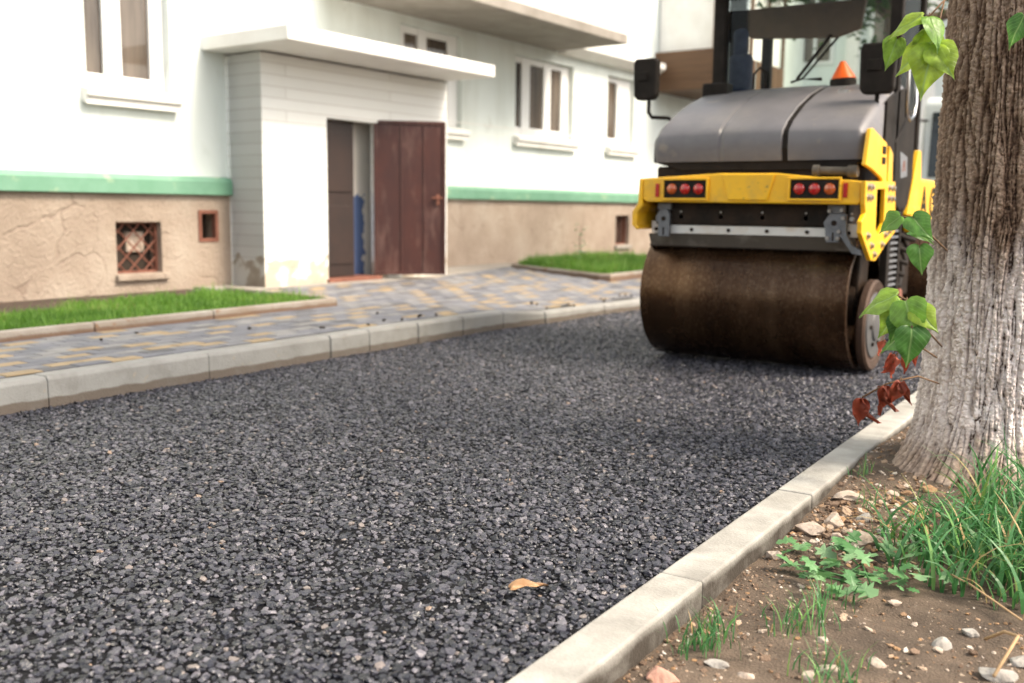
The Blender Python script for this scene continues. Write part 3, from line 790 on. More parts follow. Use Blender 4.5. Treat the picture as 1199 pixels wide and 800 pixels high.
# balconies above the ground-floor windows
bm = BM(); box(bm, 0, 1.30, -1.15, 3.92, 3.46, 3.60)
bal = obj('balcony', bm, 'concrete', bld, bevel=.01, local=True)
bm = BM(); box(bm, 1.18, 1.27, -1.10, 3.88, 3.605, 4.55); box(bm, .0, 1.175, 3.79, 3.88, 3.605, 4.55); box(bm, 0, 1.175, -1.10, -1.01, 3.605, 4.55); obj('parapet', bm, 'white_paint', bal, local=True)
bm = BM(); prism(bm, [(0, 3.42), (.14, 3.42), (.30, 3.52), (.30, 3.62), (0, 3.66)], 3.95, 7.1, 'y'); obj('cornice', bm, 'white_paint', bld, bevel=.01, local=True)
bm = BM(); box(bm, 0, 1.25, 7.2, 10.6, 3.16, 3.30); bal = obj('balcony', bm, 'wood', bld, bevel=.01, local=True)
bm = BM(); box(bm, 1.14, 1.20, 7.24, 10.56, 3.305, 3.86)
for k in range(11): box(bm, 1.201, 1.218, 7.25+k*.30, 7.25+k*.30+.27, 3.31, 3.85)
box(bm, .0, 1.135, 7.24, 7.30, 3.305, 3.86); obj('parapet', bm, 'wood', bal, local=True)
bm = BM()
for k in range(5): box(bm, 1.14, 1.20, 7.24+k*.815, 7.30+k*.815, 3.865, 5.2)
box(bm, 1.10, 1.24, 7.2, 10.6, 5.2, 5.32); obj('balcony_frame', bm, 'wood', bal, local=True)
bm = BM(); box(bm, .02, 1.1, 7.36, 10.5, 3.87, 5.19); obj('glazing', bm, 'white_paint', bal, local=True)

# ------------------------------------------------------------------ block across the end of the yard
eb = thing('apartment_building', 'far pale green building with tall columns closing the end of the yard', 'building', (-6.5, 25, 0), 0)
bm = BM(); box(bm, -8, 9, 0, 6, 0, 9); obj('wall', bm, 'mint', eb, local=True)
for i in range(9):
    x = -7.2+i*1.75
    bm = BM(); box(bm, x, x+.28, -.22, -.002, 0, 7.0); obj('pillar', bm, 'white_paint', eb, bevel=.02, local=True)
    for z in (1.7, 4.6):
        bm = BM(); box(bm, x+.50, x+1.42, -.06, .0, z-.06, z+1.7)
        wf = obj('window', bm, 'upvc', eb, bevel=.01, local=True)
        bm = BM(); box(bm, x+.58, x+.92, -.068, -.062, z+.02, z+1.62); box(bm, x+1.0, x+1.34, -.068, -.062, z+.02, z+1.62); obj('pane', bm, 'pane', wf, local=True)
bm = BM(); box(bm, -8.1, 9.1, -.08, 0, -.05, .9); obj('plinth', bm, 'plinth_a', eb, local=True)
bm = BM(); box(bm, -8.2, 9.2, -.4, 6.2, 9.002, 9.3); obj('cornice', bm, 'white_paint', eb, local=True)

# ------------------------------------------------------------------ the road roller
RY, RZ, RR = 6.41, .435, .43
rol = thing('road_roller', 'yellow tandem road roller with grey hood and brown steel drum on fresh asphalt', 'road roller', (-2.2, RY, 0))
def rpart(name, bm, mat, parent=None, **k): return obj(name, bm, mat, parent or rol, **k)
def drum_at(y):
    XL, XR = -2.885, -1.535
    bm = BM(); e = .012
    lathe_x(bm, [(XL+.13, 0), (XL+.13, .37), (XL, .395), (XL, RR-e), (XL+.004, RR-.004), (XL+e, RR), (-2.33, RR), (-2.3285, RR-.003), (-2.327, RR), (XR-e, RR), (XR-.004, RR-.004), (XR, RR-e), (XR, .395), (XR-.13, .37), (XR-.13, 0)], y, RZ, 128)
    d = rpart('drum', bm, 'drum', smooth=30)
    bm = BM(); lathe_x(bm, [(XR-.128, .16), (XR-.03, .15), (XR-.03, .06), (XR-.05, 0)], y, RZ, 32)
    rpart('hub', bm, 'dark_steel', d, smooth=30)
    return d
drum_at(RY); drum_at(RY+2.75)
# edge wheel at the drum's end
bm = BM(); lathe_x(bm, [(-1.525, 0), (-1.525, .265), (-1.51, .288), (-1.475, .288), (-1.462, .275), (-1.470, .225), (-1.475, .22), (-1.475, 0)], 6.44, .290, 64)
ew = rpart('edge_wheel', bm, 'rust_shaded', smooth=30)
bm = BM(); lathe_x(bm, [(-1.474, .205), (-1.466, .20), (-1.464, .10), (-1.452, .09), (-1.445, .045), (-1.445, 0)], 6.44, .290, 48); rpart('wheel_disc', bm, 'disc_grey', ew, smooth=30)
for k in range(6):
    bm = BM(); a = k*math.pi/3; cyl(bm, (-1.463, 6.44+.13*math.cos(a), .29+.13*math.sin(a)), (-1.452, 6.44+.13*math.cos(a), .29+.13*math.sin(a)), .013, n=6)
    rpart('bolt', bm, 'dark_steel', ew)
# dark chassis over the drums
bm = BM(); box(bm, -2.80, -1.56, 6.02, 6.95, .90, 1.275); box(bm, -2.72, -1.62, 6.1, 6.9, 1.276, 1.33); box(bm, -2.6, -1.7, 6.95, 8.5, .34, .98)
box(bm, -1.60, -1.545, 6.30, 6.52, .40, .92); box(bm, -2.94, -2.895, 6.30, 6.52, .36, 1.02)
rpart('chassis', bm, 'dark_steel', bevel=.015)
# rear beam
bm = BM()
prism(bm, [(-2.832, 1.062), (-2.80, 1.046), (-1.475, 1.038), (-1.462, 1.05), (-1.462, 1.172), (-1.95, 1.221), (-2.30, 1.224), (-2.60, 1.209), (-2.832, 1.196)], 5.885, 6.06, 'y')
beam = rpart('rear_beam', bm, 'yellow', bevel=.014, seg=3)
bm = BM(); prism(bm, [(-2.255, 1.060), (-2.005, 1.058), (-1.965, 1.216), (-2.295, 1.219)], 5.872, 5.8845, 'y'); rpart('beam_plate', bm, 'yellow', beam, bevel=.006)
for x0, kinds in ((-2.680, ('lamp_orange', 'lamp_red', 'lamp_red')), (-1.868, ('lamp_red', 'lamp_red', 'lamp_orange'))):
    w = .283
    bm = BM(); box(bm, x0, x0+w, 5.878, 5.8842, 1.072, 1.182)
    cl = rpart('light_cluster', bm, 'black', beam)
    bm = BM()
    box(bm, x0-.014, x0+w+.014, 5.868, 5.8835, 1.1825, 1.196); box(bm, x0-.014, x0+w+.014, 5.868, 5.8835, 1.058, 1.0715)
    box(bm, x0-.014, x0-.0005, 5.8685, 5.8835, 1.072, 1.182); box(bm, x0+w+.0005, x0+w+.014, 5.8685, 5.8835, 1.072, 1.182)
    rpart('bezel', bm, 'yellow', cl, bevel=.003)
    for k, kd in enumerate(kinds):
        bm = BM(); cx = x0+.052+.0895*k
        bmesh.ops.create_uvsphere(bm, u_segments=24, v_segments=12, radius=.034)
        bmesh.ops.scale(bm, vec=(1, .55, 1), verts=bm.verts); bmesh.ops.translate(bm, vec=(cx, 5.878, 1.128), verts=bm.verts)
        rpart('lamp', bm, kd, cl, smooth=True)
for x in (-2.742, -1.562):
    bm = BM(); box(bm, x, x+.026, 5.877, 5.884, 1.078, 1.162); rpart('reflector', bm, 'reflector', beam, bevel=.002)
# left bracket of the beam
bm = BM(); prism(bm, [(-2.858, 1.195), (-2.833, 1.195), (-2.833, 1.02), (-2.868, .975), (-2.868, .895), (-2.846, .872), (-2.875, .868), (-2.905, .90), (-2.905, .985), (-2.866, 1.035)], 5.88, 6.5, 'y'); rpart('side_bracket', bm, 'yellow', bevel=.008)
# right side plate with a slot, from the side
bm = BM()
sp = [(5.862, 1.172), (6.60, 1.187), (6.655, .99), (6.668, .87), (6.45, .80), (6.20, .705), (6.09, .712), (5.83, .875), (5.825, .945), (5.90, .99), (5.875, 1.04)]
x0, x1 = -1.46, -1.432
slot = [(6.14, 1.13), (6.34, 1.135), (6.36, .93), (6.25, .86), (6.16, .90)]
def ring_plate(bm, outer, inner, a, b):
    # outline with one opening, joined by a fan of quads on both faces
    def side(x):
        O_ = [bm.verts.new((x, p, q)) for p, q in outer]; I_ = [bm.verts.new((x, p, q)) for p, q in inner]
        ed = [bm.edges.new((L[i], L[(i+1) % len(L)])) for L in (O_, I_) for i in range(len(L))]
        bmesh.ops.triangle_fill(bm, edges=ed, use_beauty=True)
        return O_, I_
    A_, B_ = side(a), side(b)
    for P0, P1 in zip(A_, B_):
        for i in range(len(P0)):
            j = (i+1) % len(P0); bm.faces.new([P0[i], P0[j], P1[j], P1[i]])
ring_plate(bm, sp, slot, x0, x1)
plate = rpart('side_plate', bm, 'yellow', bevel=.005)
bo = [(5.93, 1.14), (6.00, 1.14), (5.93, 1.08), (6.00, 1.08), (6.44, 1.145), (6.54, 1.145), (6.44, 1.08), (6.54, 1.08), (5.97, .86), (6.07, .80), (6.15, .745), (6.40, .86), (6.50, .88), (6.58, .90), (6.33, .80)]
for p, q in bo:
    bm = BM(); cyl(bm, (x1-.002, p, q), (x1+.004, p, q), .024, n=18); cyl(bm, (x1+.004, p, q), (x1+.018, p, q), .015, n=6); rpart('bolt', bm, 'bolt', plate, bevel=.002)
# scraper bar and its rubber
bm = BM(); prism(bm, [(6.040, .845), (6.056, .845), (6.056, .925), (6.036, .925)], -2.835, -1.505, 'x')
sc_ = rpart('scraper', bm, 'white_strip', bevel=.004)
for k in range(6):
    x = -2.80+k*.249
    bm = BM(); cyl(bm, (x, 6.042, .872), (x, 6.030, .872), .012, n=8); rpart('bolt', bm, 'dark_steel', sc_)
bm = BM(); prism(bm, [(6.050, .842), (6.075, .842), (6.12, .765), (6.095, .760)], -2.862, -1.522, 'x'); rpart('scraper_rubber', bm, 'rubber', bevel=.003)
bm = BM(); prism(bm, [(6.09, .758), (6.16, .745), (6.165, .752), (6.10, .776)], -2.87, -1.53, 'x'); rpart('scraper_blade', bm, 'dark_steel')
for k in range(5):
    x = -2.62+k*.27
    bm = BM(); cyl(bm, (x, 6.02, .955), (x, 6.035, .955), .014, n=10); cyl(bm, (x, 6.015, .985), (x, 6.03, .985), .006, n=8); rpart('nozzle', bm, 'bolt')
# grey hangers of the scraper
bm = BM(); prism(bm, [(-2.765, .825), (-2.69, .825), (-2.686, .965), (-2.70, 1.0), (-2.755, 1.0), (-2.785, .955), (-2.785, .93), (-2.768, .915)], 5.985, 6.02, 'y')
hg = rpart('hanger', bm, 'grey_steel', bevel=.004)
bm = BM(); cyl(bm, (-2.728, 5.986, .94), (-2.728, 5.983, .94), .016, n=16); rpart('hole', bm, 'dark_steel', hg); bm = BM(); box(bm, -2.732, -2.722, 5.983, 5.986, .835, .885); rpart('slot', bm, 'dark_steel', hg)
bm = BM(); box(bm, -2.775, -2.68, 5.99, 6.03, 1.0, 1.042); rpart('hanger_block', bm, 'grey_steel', hg, bevel=.004)
bm = BM(); prism(bm, [(-1.675, .815), (-1.60, .815), (-1.592, .85), (-1.52, .752), (-1.468, .745), (-1.47, .775), (-1.52, .80), (-1.555, .865), (-1.565, .985), (-1.66, .985), (-1.695, .93), (-1.685, .90)], 5.985, 6.02, 'y')
hg = rpart('hanger', bm, 'grey_steel', bevel=.004)
bm = BM(); cyl(bm, (-1.632, 5.986, .93), (-1.632, 5.983, .93), .017, n=16); rpart('hole', bm, 'dark_steel', hg); bm = BM(); box(bm, -1.640, -1.630, 5.983, 5.986, .825, .875); rpart('slot', bm, 'dark_steel', hg)
bm = BM(); box(bm, -1.675, -1.575, 5.99, 6.03, .985, 1.038); rpart('hanger_block', bm, 'grey_steel', hg, bevel=.004)
for x, z in ((-1.66, 1.0), (-1.59, 1.005), (-1.58, .96), (-1.60, .88), (-1.665, .84), (-1.605, .84)):
    bm = BM(); cyl(bm, (x, 5.99, z), (x, 5.972, z), .012, n=8); rpart('bolt', bm, 'bolt', hg, bevel=.002)
# engine hood
secs = [(5.985, 1.30, 1.30), (5.968, 1.315, 1.385), (5.972, 1.315, 1.455), (5.985, 1.318, 1.474), (6.02, 1.32, 1.500), (6.06, 1.322, 1.530), (6.27, 1.325, 1.640), (6.50, 1.33, 1.728), (6.70, 1.335, 1.786), (6.86, 1.34, 1.820), (6.93, 1.34, 1.826)]
XL, XR = -2.815, -1.478
def hood_row(bm, y, zl, zt, t):
    n_ = 120; out = []
    W2 = (XR-XL)/2; cx = (XR+XL)/2
    for i in range(n_+1):
        u = -1+2*i/n_
        au = abs(u)
        crown = .018*(1-u*u)
        rr_ = .045*max(0, (au-.93)/.07)**2
        g = 0
        x = cx+W2*u
        for gx_, gw, gd in ((-2.355, .012, .008), (-1.945, .020, .016)):
            if abs(x-gx_) < gw: g = gd
        out.append(bm.verts.new((x, y+(.03*max(0, (au-.93)/.07)**2 if y < 6.05 else 0)+(g if y < 6.05 else 0), zt+crown*t-rr_*t-g*t)))
    return out
bm = BM(); rows = []
for k, (y, zl, zt) in enumerate(secs): rows.append(hood_row(bm, y, zl, zt, 0 if k < 2 else min(1, (k-1)/2)))
for a, b in zip(rows, rows[1:]):
    for i in range(len(a)-1): bm.faces.new([a[i], a[i+1], b[i+1], b[i]])
for e_ in (0, -1):   # sides down to the hood's lower edge
    low = [bm.verts.new((r[e_].co.x, r[e_].co.y, 1.30)) for r in rows[1:]]
    top = [r[e_] for r in rows[1:]]
    for i in range(len(low)-1): bm.faces.new([low[i], low[i+1], top[i+1], top[i]])
    bm.faces.new([rows[0][e_], low[0], top[0]])
lo = [bm.verts.new((v.co.x, v.co.y, 1.30)) for v in rows[-1]]
for i in range(len(lo)-1): bm.faces.new([lo[i], lo[i+1], rows[-1][i+1], rows[-1][i]])
bmesh.ops.remove_doubles(bm, verts=bm.verts, dist=.0004)
hood = rpart('engine_hood', bm, 'hood', smooth=40)
bm = BM(); prev = None
for y, zl, zt in secs:
    t_ = 0 if y < 5.97 and zt < 1.32 else 1
    u_ = (-1.945-(XR+XL)/2)/((XR-XL)/2); zc = zt+.018*(1-u_*u_)*(0 if zt < 1.4 else (.5 if zt < 1.46 else 1))
    dy, dz_ = (-.003, 0) if y < 5.98 and zt < 1.46 else (0, .001)
    row = [bm.verts.new((x, y+dy+(.010 if y < 6.05 else 0), zc+dz_-.010)) for x in (-1.963, -1.927)]
    if prev: bm.faces.new([prev[0], prev[1], row[1], row[0]])
    prev = row
rpart('seam_strip', bm, 'black', hood)
bm = BM(); box(bm, -2.72, -1.56, 6.02, 6.8, 1.276, 1.305); rpart('hood_base', bm, 'black', hood)
bm = BM(); prism(bm, [(-2.80, 1.298), (-1.50, 1.298), (-1.56, 1.245), (-2.62, 1.25)], 6.00, 6.06, 'y'); rpart('hood_skirt', bm, 'black')
bm = BM(); prism(bm, [(6.40, 1.31), (6.92, 1.31), (6.92, 1.80), (6.70, 1.762), (6.50, 1.705), (6.40, 1.665)], -1.476, -1.462, 'x'); rpart('side_cover', bm, 'black', bevel=.006)
# tow pin on the beam
bm = BM(); cyl(bm, (-1.72, 5.95, 1.236), (-1.56, 5.95, 1.232), .024, n=14); cyl(bm, (-1.56, 5.95, 1.232), (-1.50, 5.95, 1.230), .034, n=16); cyl(bm, (-1.76, 5.95, 1.236), (-1.72, 5.95, 1.236), .034, n=14)
rpart('coupling', bm, 'rubber', bevel=.004)
# exhaust stub, latch and beacon on the hood
bm = BM(); box(bm, -2.80, -2.62, 6.72, 6.86, 1.76, 1.88); rpart('air_intake', bm, 'black', bevel=.012)
bm = BM(); cyl(bm, (-1.86, 6.86, 1.82), (-1.86, 6.86, 1.868), .085, n=28); bc = rpart('beacon_base', bm, 'black', bevel=.006)
bm = BM(); cyl(bm, (-1.86, 6.86, 1.8685), (-1.87, 6.86, 1.985), .082, .016, n=28); rpart('beacon', bm, 'orange', bc, smooth=40)
bm = BM(); box(bm, -1.80, -1.73, 6.52, 6.58, 1.735, 1.765); cyl(bm, (-1.79, 6.54, 1.765), (-1.75, 6.55, 1.785), .009, n=8); rpart('hood_latch', bm, 'bolt', hood, bevel=.003)
# yellow side panel beside the hood and the pillar under the cab
bm = BM(); prism(bm, [(5.90, 1.262), (5.965, 1.47), (6.02, 1.478), (6.38, 1.412), (6.42, 1.20), (6.47, 1.075), (6.30, 1.20), (6.05, 1.245)], -1.472, -1.445, 'x'); sp_ = rpart('side_panel', bm, 'yellow', bevel=.006)
bm = BM(); box(bm, -1.4447, -1.440, 6.27, 6.345, 1.285, 1.325); box(bm, -1.4447, -1.440, 6.27, 6.345, 1.345, 1.39); rpart('vent', bm, 'black', sp_)
bm = BM(); prism(bm, [(6.43, 1.40), (6.53, 1.36), (6.56, 1.12), (6.68, .96), (6.56, .96), (6.48, 1.08), (6.43, 1.20)], -1.47, -1.44, 'x'); rpart('side_panel', bm, 'yellow', bevel=.006)
bm = BM(); prism(bm, [(7.06, .98), (7.42, .98), (7.44, 1.22), (7.38, 1.42), (7.30, 1.42), (7.16, 1.15)], -1.475, -1.442, 'x'); rpart('side_panel', bm, 'yellow', bevel=.006)
# cab
CZ = 2.62
bm = BM(); box(bm, -2.80, -1.46, 6.66, 6.99, CZ-.10, CZ-.002)
cab = rpart('cab_frame', bm, 'black', bevel=.012)
for (x, y, r_) in ((-2.76, 6.95, .045), (-1.50, 6.70, .038), (-2.63, 7.56, .036), (-1.515, 7.44, .036)):
    bm = BM(); prism(bm, [(x-r_, y-r_), (x+r_, y-r_), (x+r_, y+r_), (x-r_, y+r_)], 1.0, CZ-.103, 'z'); rpart('cab_post', bm, 'black', cab, bevel=.012)
bm = BM(); prism(bm, [(-2.82, 2.33), (-2.72, 2.29), (-2.1, 2.25), (-1.93, 2.30), (-1.90, 2.51), (-2.82, 2.51)], 7.50, 7.54, 'y'); rpart('sun_visor', bm, 'visor', cab, bevel=.01)
bm = BM(); prism(bm, [(-2.85, 6.60), (-1.41, 6.50), (-1.41, 7.62), (-2.85, 7.70)], CZ+.002, CZ+.12, 'z'); rpart('cab_roof', bm, 'black', cab, bevel=.03)
bm = BM(); box(bm, -2.712, -1.545, 6.962, 6.970, 1.45, CZ-.02); rpart('rear_window', bm, 'glass', cab)
bm = BM(); box(bm, -1.504, -1.498, 6.745, 7.395, 1.42, CZ-.02); rpart('side_window', bm, 'glass', cab)
bm = BM(); box(bm, -2.762, -2.757, 7.0, 7.5, 1.30, CZ-.02); rpart('side_window', bm, 'glass', cab)
bm = BM(); box(bm, -2.71, -1.56, 7.545, 7.552, 1.30, CZ-.02); rpart('windscreen', bm, 'glass', cab)
bm = BM(); prism(bm, [(6.66, 1.44), (6.92, 1.60), (7.18, 1.68), (7.22, 1.10), (6.98, .98), (6.70, 1.06)], -1.505, -1.455, 'x'); dr = rpart('cab_door', bm, 'black', cab, bevel=.01)
bm = BM(); prism(bm, [(6.78, 1.385), (6.99, 1.36), (7.02, 1.235), (6.83, 1.215)], -1.4548, -1.4515, 'x')
stk = rpart('sticker', bm, 'grey_steel', dr)
bm = BM(); prism(bm, [(6.86, 1.26), (6.885, 1.33), (6.92, 1.335), (6.955, 1.265), (6.935, 1.265), (6.905, 1.315), (6.885, 1.26)], -1.4514, -1.4500, 'x'); rpart('sticker_mark', bm, 'rust_frame', stk)
bm = BM()
ph = [(-1.43, 6.60, 1.93), (-1.40, 6.62, 1.88), (-1.40, 6.64, 1.66), (-1.405, 6.68, 1.60), (-1.405, 6.78, 1.58), (-1.405, 6.88, 1.62), (-1.405, 6.92, 1.70), (-1.41, 6.92, 1.88), (-1.45, 6.92, 1.92)]
tube(bm, ph, .012, 10); rpart('grab_handle', bm, 'chrome', cab, smooth=True)
bm = BM(); tube(bm, [(-2.03, 6.95, 1.89), (-2.2, 6.952, 1.90), (-1.98, 6.948, 2.18)], .012, 8); tube(bm, [(-2.24, 6.945, 1.88), (-2.16, 6.945, 1.90), (-1.93, 6.942, 2.16)], .008, 8); rpart('wiper', bm, 'black', cab, smooth=True)
bm = BM(); tube(bm, [(-2.50, 6.93, 1.84), (-2.50, 6.93, 1.95), (-2.46, 6.93, 1.99), (-2.42, 6.93, 1.95), (-2.42, 6.93, 1.84)], .009, 8); rpart('handrail', bm, 'black', cab, smooth=True)
bm = BM(); box(bm, -2.72, -2.50, 7.08, 7.40, 1.25, 1.45); box(bm, -2.74, -2.58, 7.04, 7.16, 1.45, 2.12); box(bm, -2.72, -2.61, 7.05, 7.13, 2.09, 2.30); rpart('seat', bm, 'blue_cloth', cab, bevel=.04, seg=3)
bm = BM(); tube(bm, [(-2.25, 7.48, 1.26), (-2.25, 7.40, 1.62)], .03, 10)
pts = [(-2.25+.15*math.cos(a), 7.39+.05*math.sin(a), 1.64+.14*math.sin(a)) for a in np.linspace(0, 2*math.pi, 25)]
tube(bm, pts, .014, 8); rpart('steering_wheel', bm, 'black', cab, smooth=True)
bm = BM(); cyl(bm, (-1.60, 7.34, 1.50), (-1.60, 7.34, 2.05), .075, n=20); cyl(bm, (-1.60, 7.34, 2.05), (-1.60, 7.34, 2.12), .075, .03, n=20); rpart('fire_extinguisher', bm, 'red_paint', cab, smooth=40)
bm = BM(); box(bm, -2.72, -1.55, 6.98, 7.52, .99, 1.25); rpart('cab_floor', bm, 'dark_steel', cab)
# mirrors
def mirror(cx, y, z0, z1, w, arm, base):
    bm = BM()
    o_ = [(cx-w/2, z0+.03), (cx-w/2+.025, z0), (cx+w/2-.03, z0), (cx+w/2-.005, z0+.03), (cx+w/2, z1-.02), (cx+w/2-.02, z1), (cx-w/2+.01, z1), (cx-w/2-.006, z1-.03)]
    prism(bm, o_, y, y+.07, 'y'); mi = rpart('mirror', bm, 'black', bevel=.014, seg=3)
    bm = BM(); box(bm, cx-w*.30, cx+w*.12, y-.012, y+.002, z0+(z1-z0)*.45, z0+(z1-z0)*.68); rpart('mirror_mount', bm, 'black', mi, bevel=.006)
    bm = BM(); tube(bm, arm, .013, 10); rpart('mirror_arm', bm, 'black', mi, smooth=True)
    bm = BM(); prism(bm, base, arm[-1][1]-.03, arm[-1][1]+.03, 'y'); rpart('mirror_foot', bm, 'black', mi, bevel=.008)
    return mi
mirror(-3.05, 6.32, 1.742, 2.02, .172, [(-3.03, 6.35, 1.76), (-3.03, 6.35, 1.66), (-3.005, 6.35, 1.625), (-2.88, 6.35, 1.615), (-2.84, 6.35, 1.58), (-2.82, 6.35, 1.55)], [(-2.86, 1.53), (-2.78, 1.55), (-2.78, 1.60), (-2.84, 1.58)])
mirror(-1.505, 6.28, 1.70, 2.00, .205, [(-1.51, 6.33, 1.72), (-1.51, 6.33, 1.58), (-1.53, 6.33, 1.53), (-1.57, 6.33, 1.50)], [(-1.66, 1.545), (-1.53, 1.57), (-1.49, 1.49), (-1.53, 1.46), (-1.585, 1.505), (-1.65, 1.50)])
# ribbed step strip under the cab
bm = BM(); box(bm, -1.50, -1.455, 6.60, 6.68, .42, 1.03); box(bm, -1.50, -1.455, 6.92, 6.97, .42, 1.03); box(bm, -1.50, -1.48, 6.681, 6.919, .42, 1.03); gr = rpart('step_frame', bm, 'black', bevel=.005)
bm = BM()
for k in range(15): box(bm, -1.479, -1.46, 6.70, 6.91, .44+k*.039, .455+k*.039)
rpart('tread', bm, 'grey_steel', gr)
# front frame with its lettering
bm = BM(); box(bm, -2.70, -1.458, 7.50, 8.75, .92, 1.235); box(bm, -1.50, -1.44, 7.20, 7.46, .86, 1.05)
fr = rpart('front_frame', bm, 'yellow', bevel=.02)
for ch, yy in (('A', 7.55), ('C', 7.86)):
    cu = bpy.data.curves.new('letter', 'FONT'); cu.body = ch; cu.size = .30; cu.extrude = .0015; cu.offset = .006
    to = bpy.data.objects.new('letter', cu); COL.objects.link(to)
    dg = bpy.context.evaluated_depsgraph_get(); me = bpy.data.meshes.new_from_object(to.evaluated_get(dg)); bpy.data.objects.remove(to)
    me.materials.clear(); me.materials.append(M['black'])
    lo_ = bpy.data.objects.new('letter', me); COL.objects.link(lo_); lo_.parent = fr
    lo_.matrix_local = Matrix.Translation(Vector((-1.456, yy, .97))-wp(fr)) @ Matrix(((0, 0, 1, 0), (1, 0, 0, 0), (0, 1, 0, 0), (0, 0, 0, 1)))
# hoses and machinery in the gap
bm = BM()
for k in range(5):
    z = .55+.08*k; tube(bm, [(-1.56, 7.0, z), (-1.50+.02*k, 7.2, z-.06), (-1.54, 7.45, z+.02), (-1.58, 7.6, z)], .017, 8)
rpart('hose', bm, 'black', smooth=True)
bm = BM(); cyl(bm, (-1.62, 7.25, .42), (-1.52, 7.25, .42), .11, n=24); cyl(bm, (-1.52, 7.25, .42), (-1.49, 7.25, .42), .05, n=16); rpart('hydraulic_motor', bm, 'rust_frame', bevel=.006)

# ------------------------------------------------------------------ white truck behind the roller
tk = thing('truck', 'white truck parked beyond the roller, partly hidden by the tree trunk', 'truck', (-2.15, 16, 0))
def tpart(name, bm, mat, parent=None, **k): return obj(name, bm, mat, parent or tk, **k)
bm = BM(); prism(bm, [(16.0, .62), (16.0, 1.45), (16.14, 2.62), (16.26, 2.72), (17.7, 2.72), (17.7, .62)], -3.15, -1.15, 'x'); cb_ = tpart('cab', bm, 'truck_white', bevel=.05, seg=3)
bm = BM(); prism(bm, [(15.985, 1.52), (16.10, 2.48), (16.14, 2.48), (16.03, 1.52)], -3.02, -1.28, 'x'); tpart('windscreen', bm, 'truck_glass', cb_, bevel=.01)
bm = BM(); prism(bm, [(16.30, 1.5), (17.3, 1.5), (17.3, 2.4), (16.42, 2.4)], -3.162, -3.151, 'x'); tpart('side_window', bm, 'truck_glass', cb_)
bm = BM(); box(bm, -3.15, -1.15, 15.94, 16.02, .40, .72); tpart('bumper', bm, 'yellow', bevel=.02)
bm = BM(); box(bm, -2.9, -1.4, 15.955, 15.999, .85, 1.2); tpart('grille', bm, 'black', bevel=.01)
for x in (-3.10, -1.55):
    bm = BM(); box(bm, x, x+.32, 15.95, 15.998, .86, 1.06); tpart('headlight', bm, 'chrome', bevel=.02)
for x, sg in ((-3.27, 1), (-1.03, -1)):
    bm = BM(); box(bm, x-.10, x+.10, 15.92, 16.0, 1.78, 2.28); mi = tpart('mirror', bm, 'black', bevel=.03, seg=3)
    bm = BM(); tube(bm, [(x, 15.97, 2.27), (x, 15.98, 2.36), (x+.22*sg, 16.15, 2.36)], .018, 8); tube(bm, [(x, 15.97, 1.79), (x, 15.98, 1.70), (x+.22*sg, 16.1, 1.70)], .018, 8); tpart('mirror_arm', bm, 'black', mi, smooth=True)
bm = BM(); box(bm, -3.2, -1.1, 17.9, 21.5, 1.0, 2.9); tpart('cargo_body', bm, 'truck_white', bevel=.03)
bm = BM(); box(bm, -2.7, -1.6, 16.2, 21.4, .55, .95); tpart('chassis', bm, 'dark_steel')
for x in (-3.12, -1.42):
    for y in (16.75, 20.2):
        bm = BM(); lathe_x(bm, [(x, 0), (x, .30), (x+.01, .44), (x+.05, .47), (x+.21, .47), (x+.25, .44), (x+.26, .30), (x+.26, 0)], y, .465, 40); w = tpart('wheel', bm, 'black', smooth=30)
        bm = BM(); lathe_x(bm, [(x-.004, 0), (x-.004, .25), (x+.02, .28), (x+.264, .25), (x+.264, 0)], y, .465, 30); tpart('rim', bm, 'grey_steel', w, smooth=30)

# ------------------------------------------------------------------ trees
def leaf_cards(pts, size, g, droop=.4):
    """simple folded leaves at the given points"""
    V, F, T = [], [], []
    for p, s in zip(pts, size):
        a = g.uniform(0, 6.28); tl = g.uniform(-.9, .5)
        d = Vector((math.cos(a)*math.cos(tl), math.sin(a)*math.cos(tl), math.sin(tl)))
        u = d.cross(Vector((0, 0, 1))).normalized(); nn = u.cross(d)
        p = Vector(p); q = len(V)
        V += [p, p+d*s*.5+u*s*.34-nn*s*.06, p+d*s, p+d*s*.5-u*s*.34-nn*s*.06, p+d*s*.5+nn*s*.05]
        F += [(q, q+1, q+4), (q+1, q+2, q+4), (q+2, q+3, q+4), (q+3, q, q+4)]
        T += [float(g.random())]*5
    return [tuple(v) for v in V], F, T

# the big near trunk: ridged bark, whitewashed below
TC = Vector((-.483, 4.30, 0))
big = thing('tree', 'thick old tree trunk with deep ridged bark, whitewashed below, by the kerb', 'tree', TC)
nt, nz_ = 760, 1150
th = np.linspace(0, 2*np.pi, nt, endpoint=False)
zz = np.concatenate([np.linspace(-.12, 2.1, nz_-160), np.linspace(2.105, 4.6, 160)])
TH, ZZ = np.meshgrid(th, zz)
rad = .292+.125*np.exp(-np.clip(ZZ, 0, 9)/.13)*(1+.35*np.sin(3*TH+.8)+.2*np.sin(5*TH+2))-.012*np.clip(ZZ-1, 0, 4)
ux, uy = np.cos(TH), np.sin(TH)
sw = .10*fbm(ux*1.6, uy*1.6, ZZ*1.3, 3)
Tw = TH+sw*1.1
ux2, uy2 = np.cos(Tw), np.sin(Tw)
w1 = .9*fbm(ux*4, uy*4, ZZ*4.5, 3)
n1 = np.abs(perlin(ux2*8.5+w1*.22, uy2*8.5+w1*.22, ZZ*1.45))
n2 = np.abs(perlin(ux2*15+w1*.35, uy2*15, ZZ*3.2+w1*.4+5))
n3 = np.abs(perlin(ux2*9+9, uy2*9, ZZ*22+w1*2))
r3 = fbm(ux*46, uy*46, ZZ*95, 3)
r4 = fbm(ux*12, uy*12, ZZ*22+3, 3)
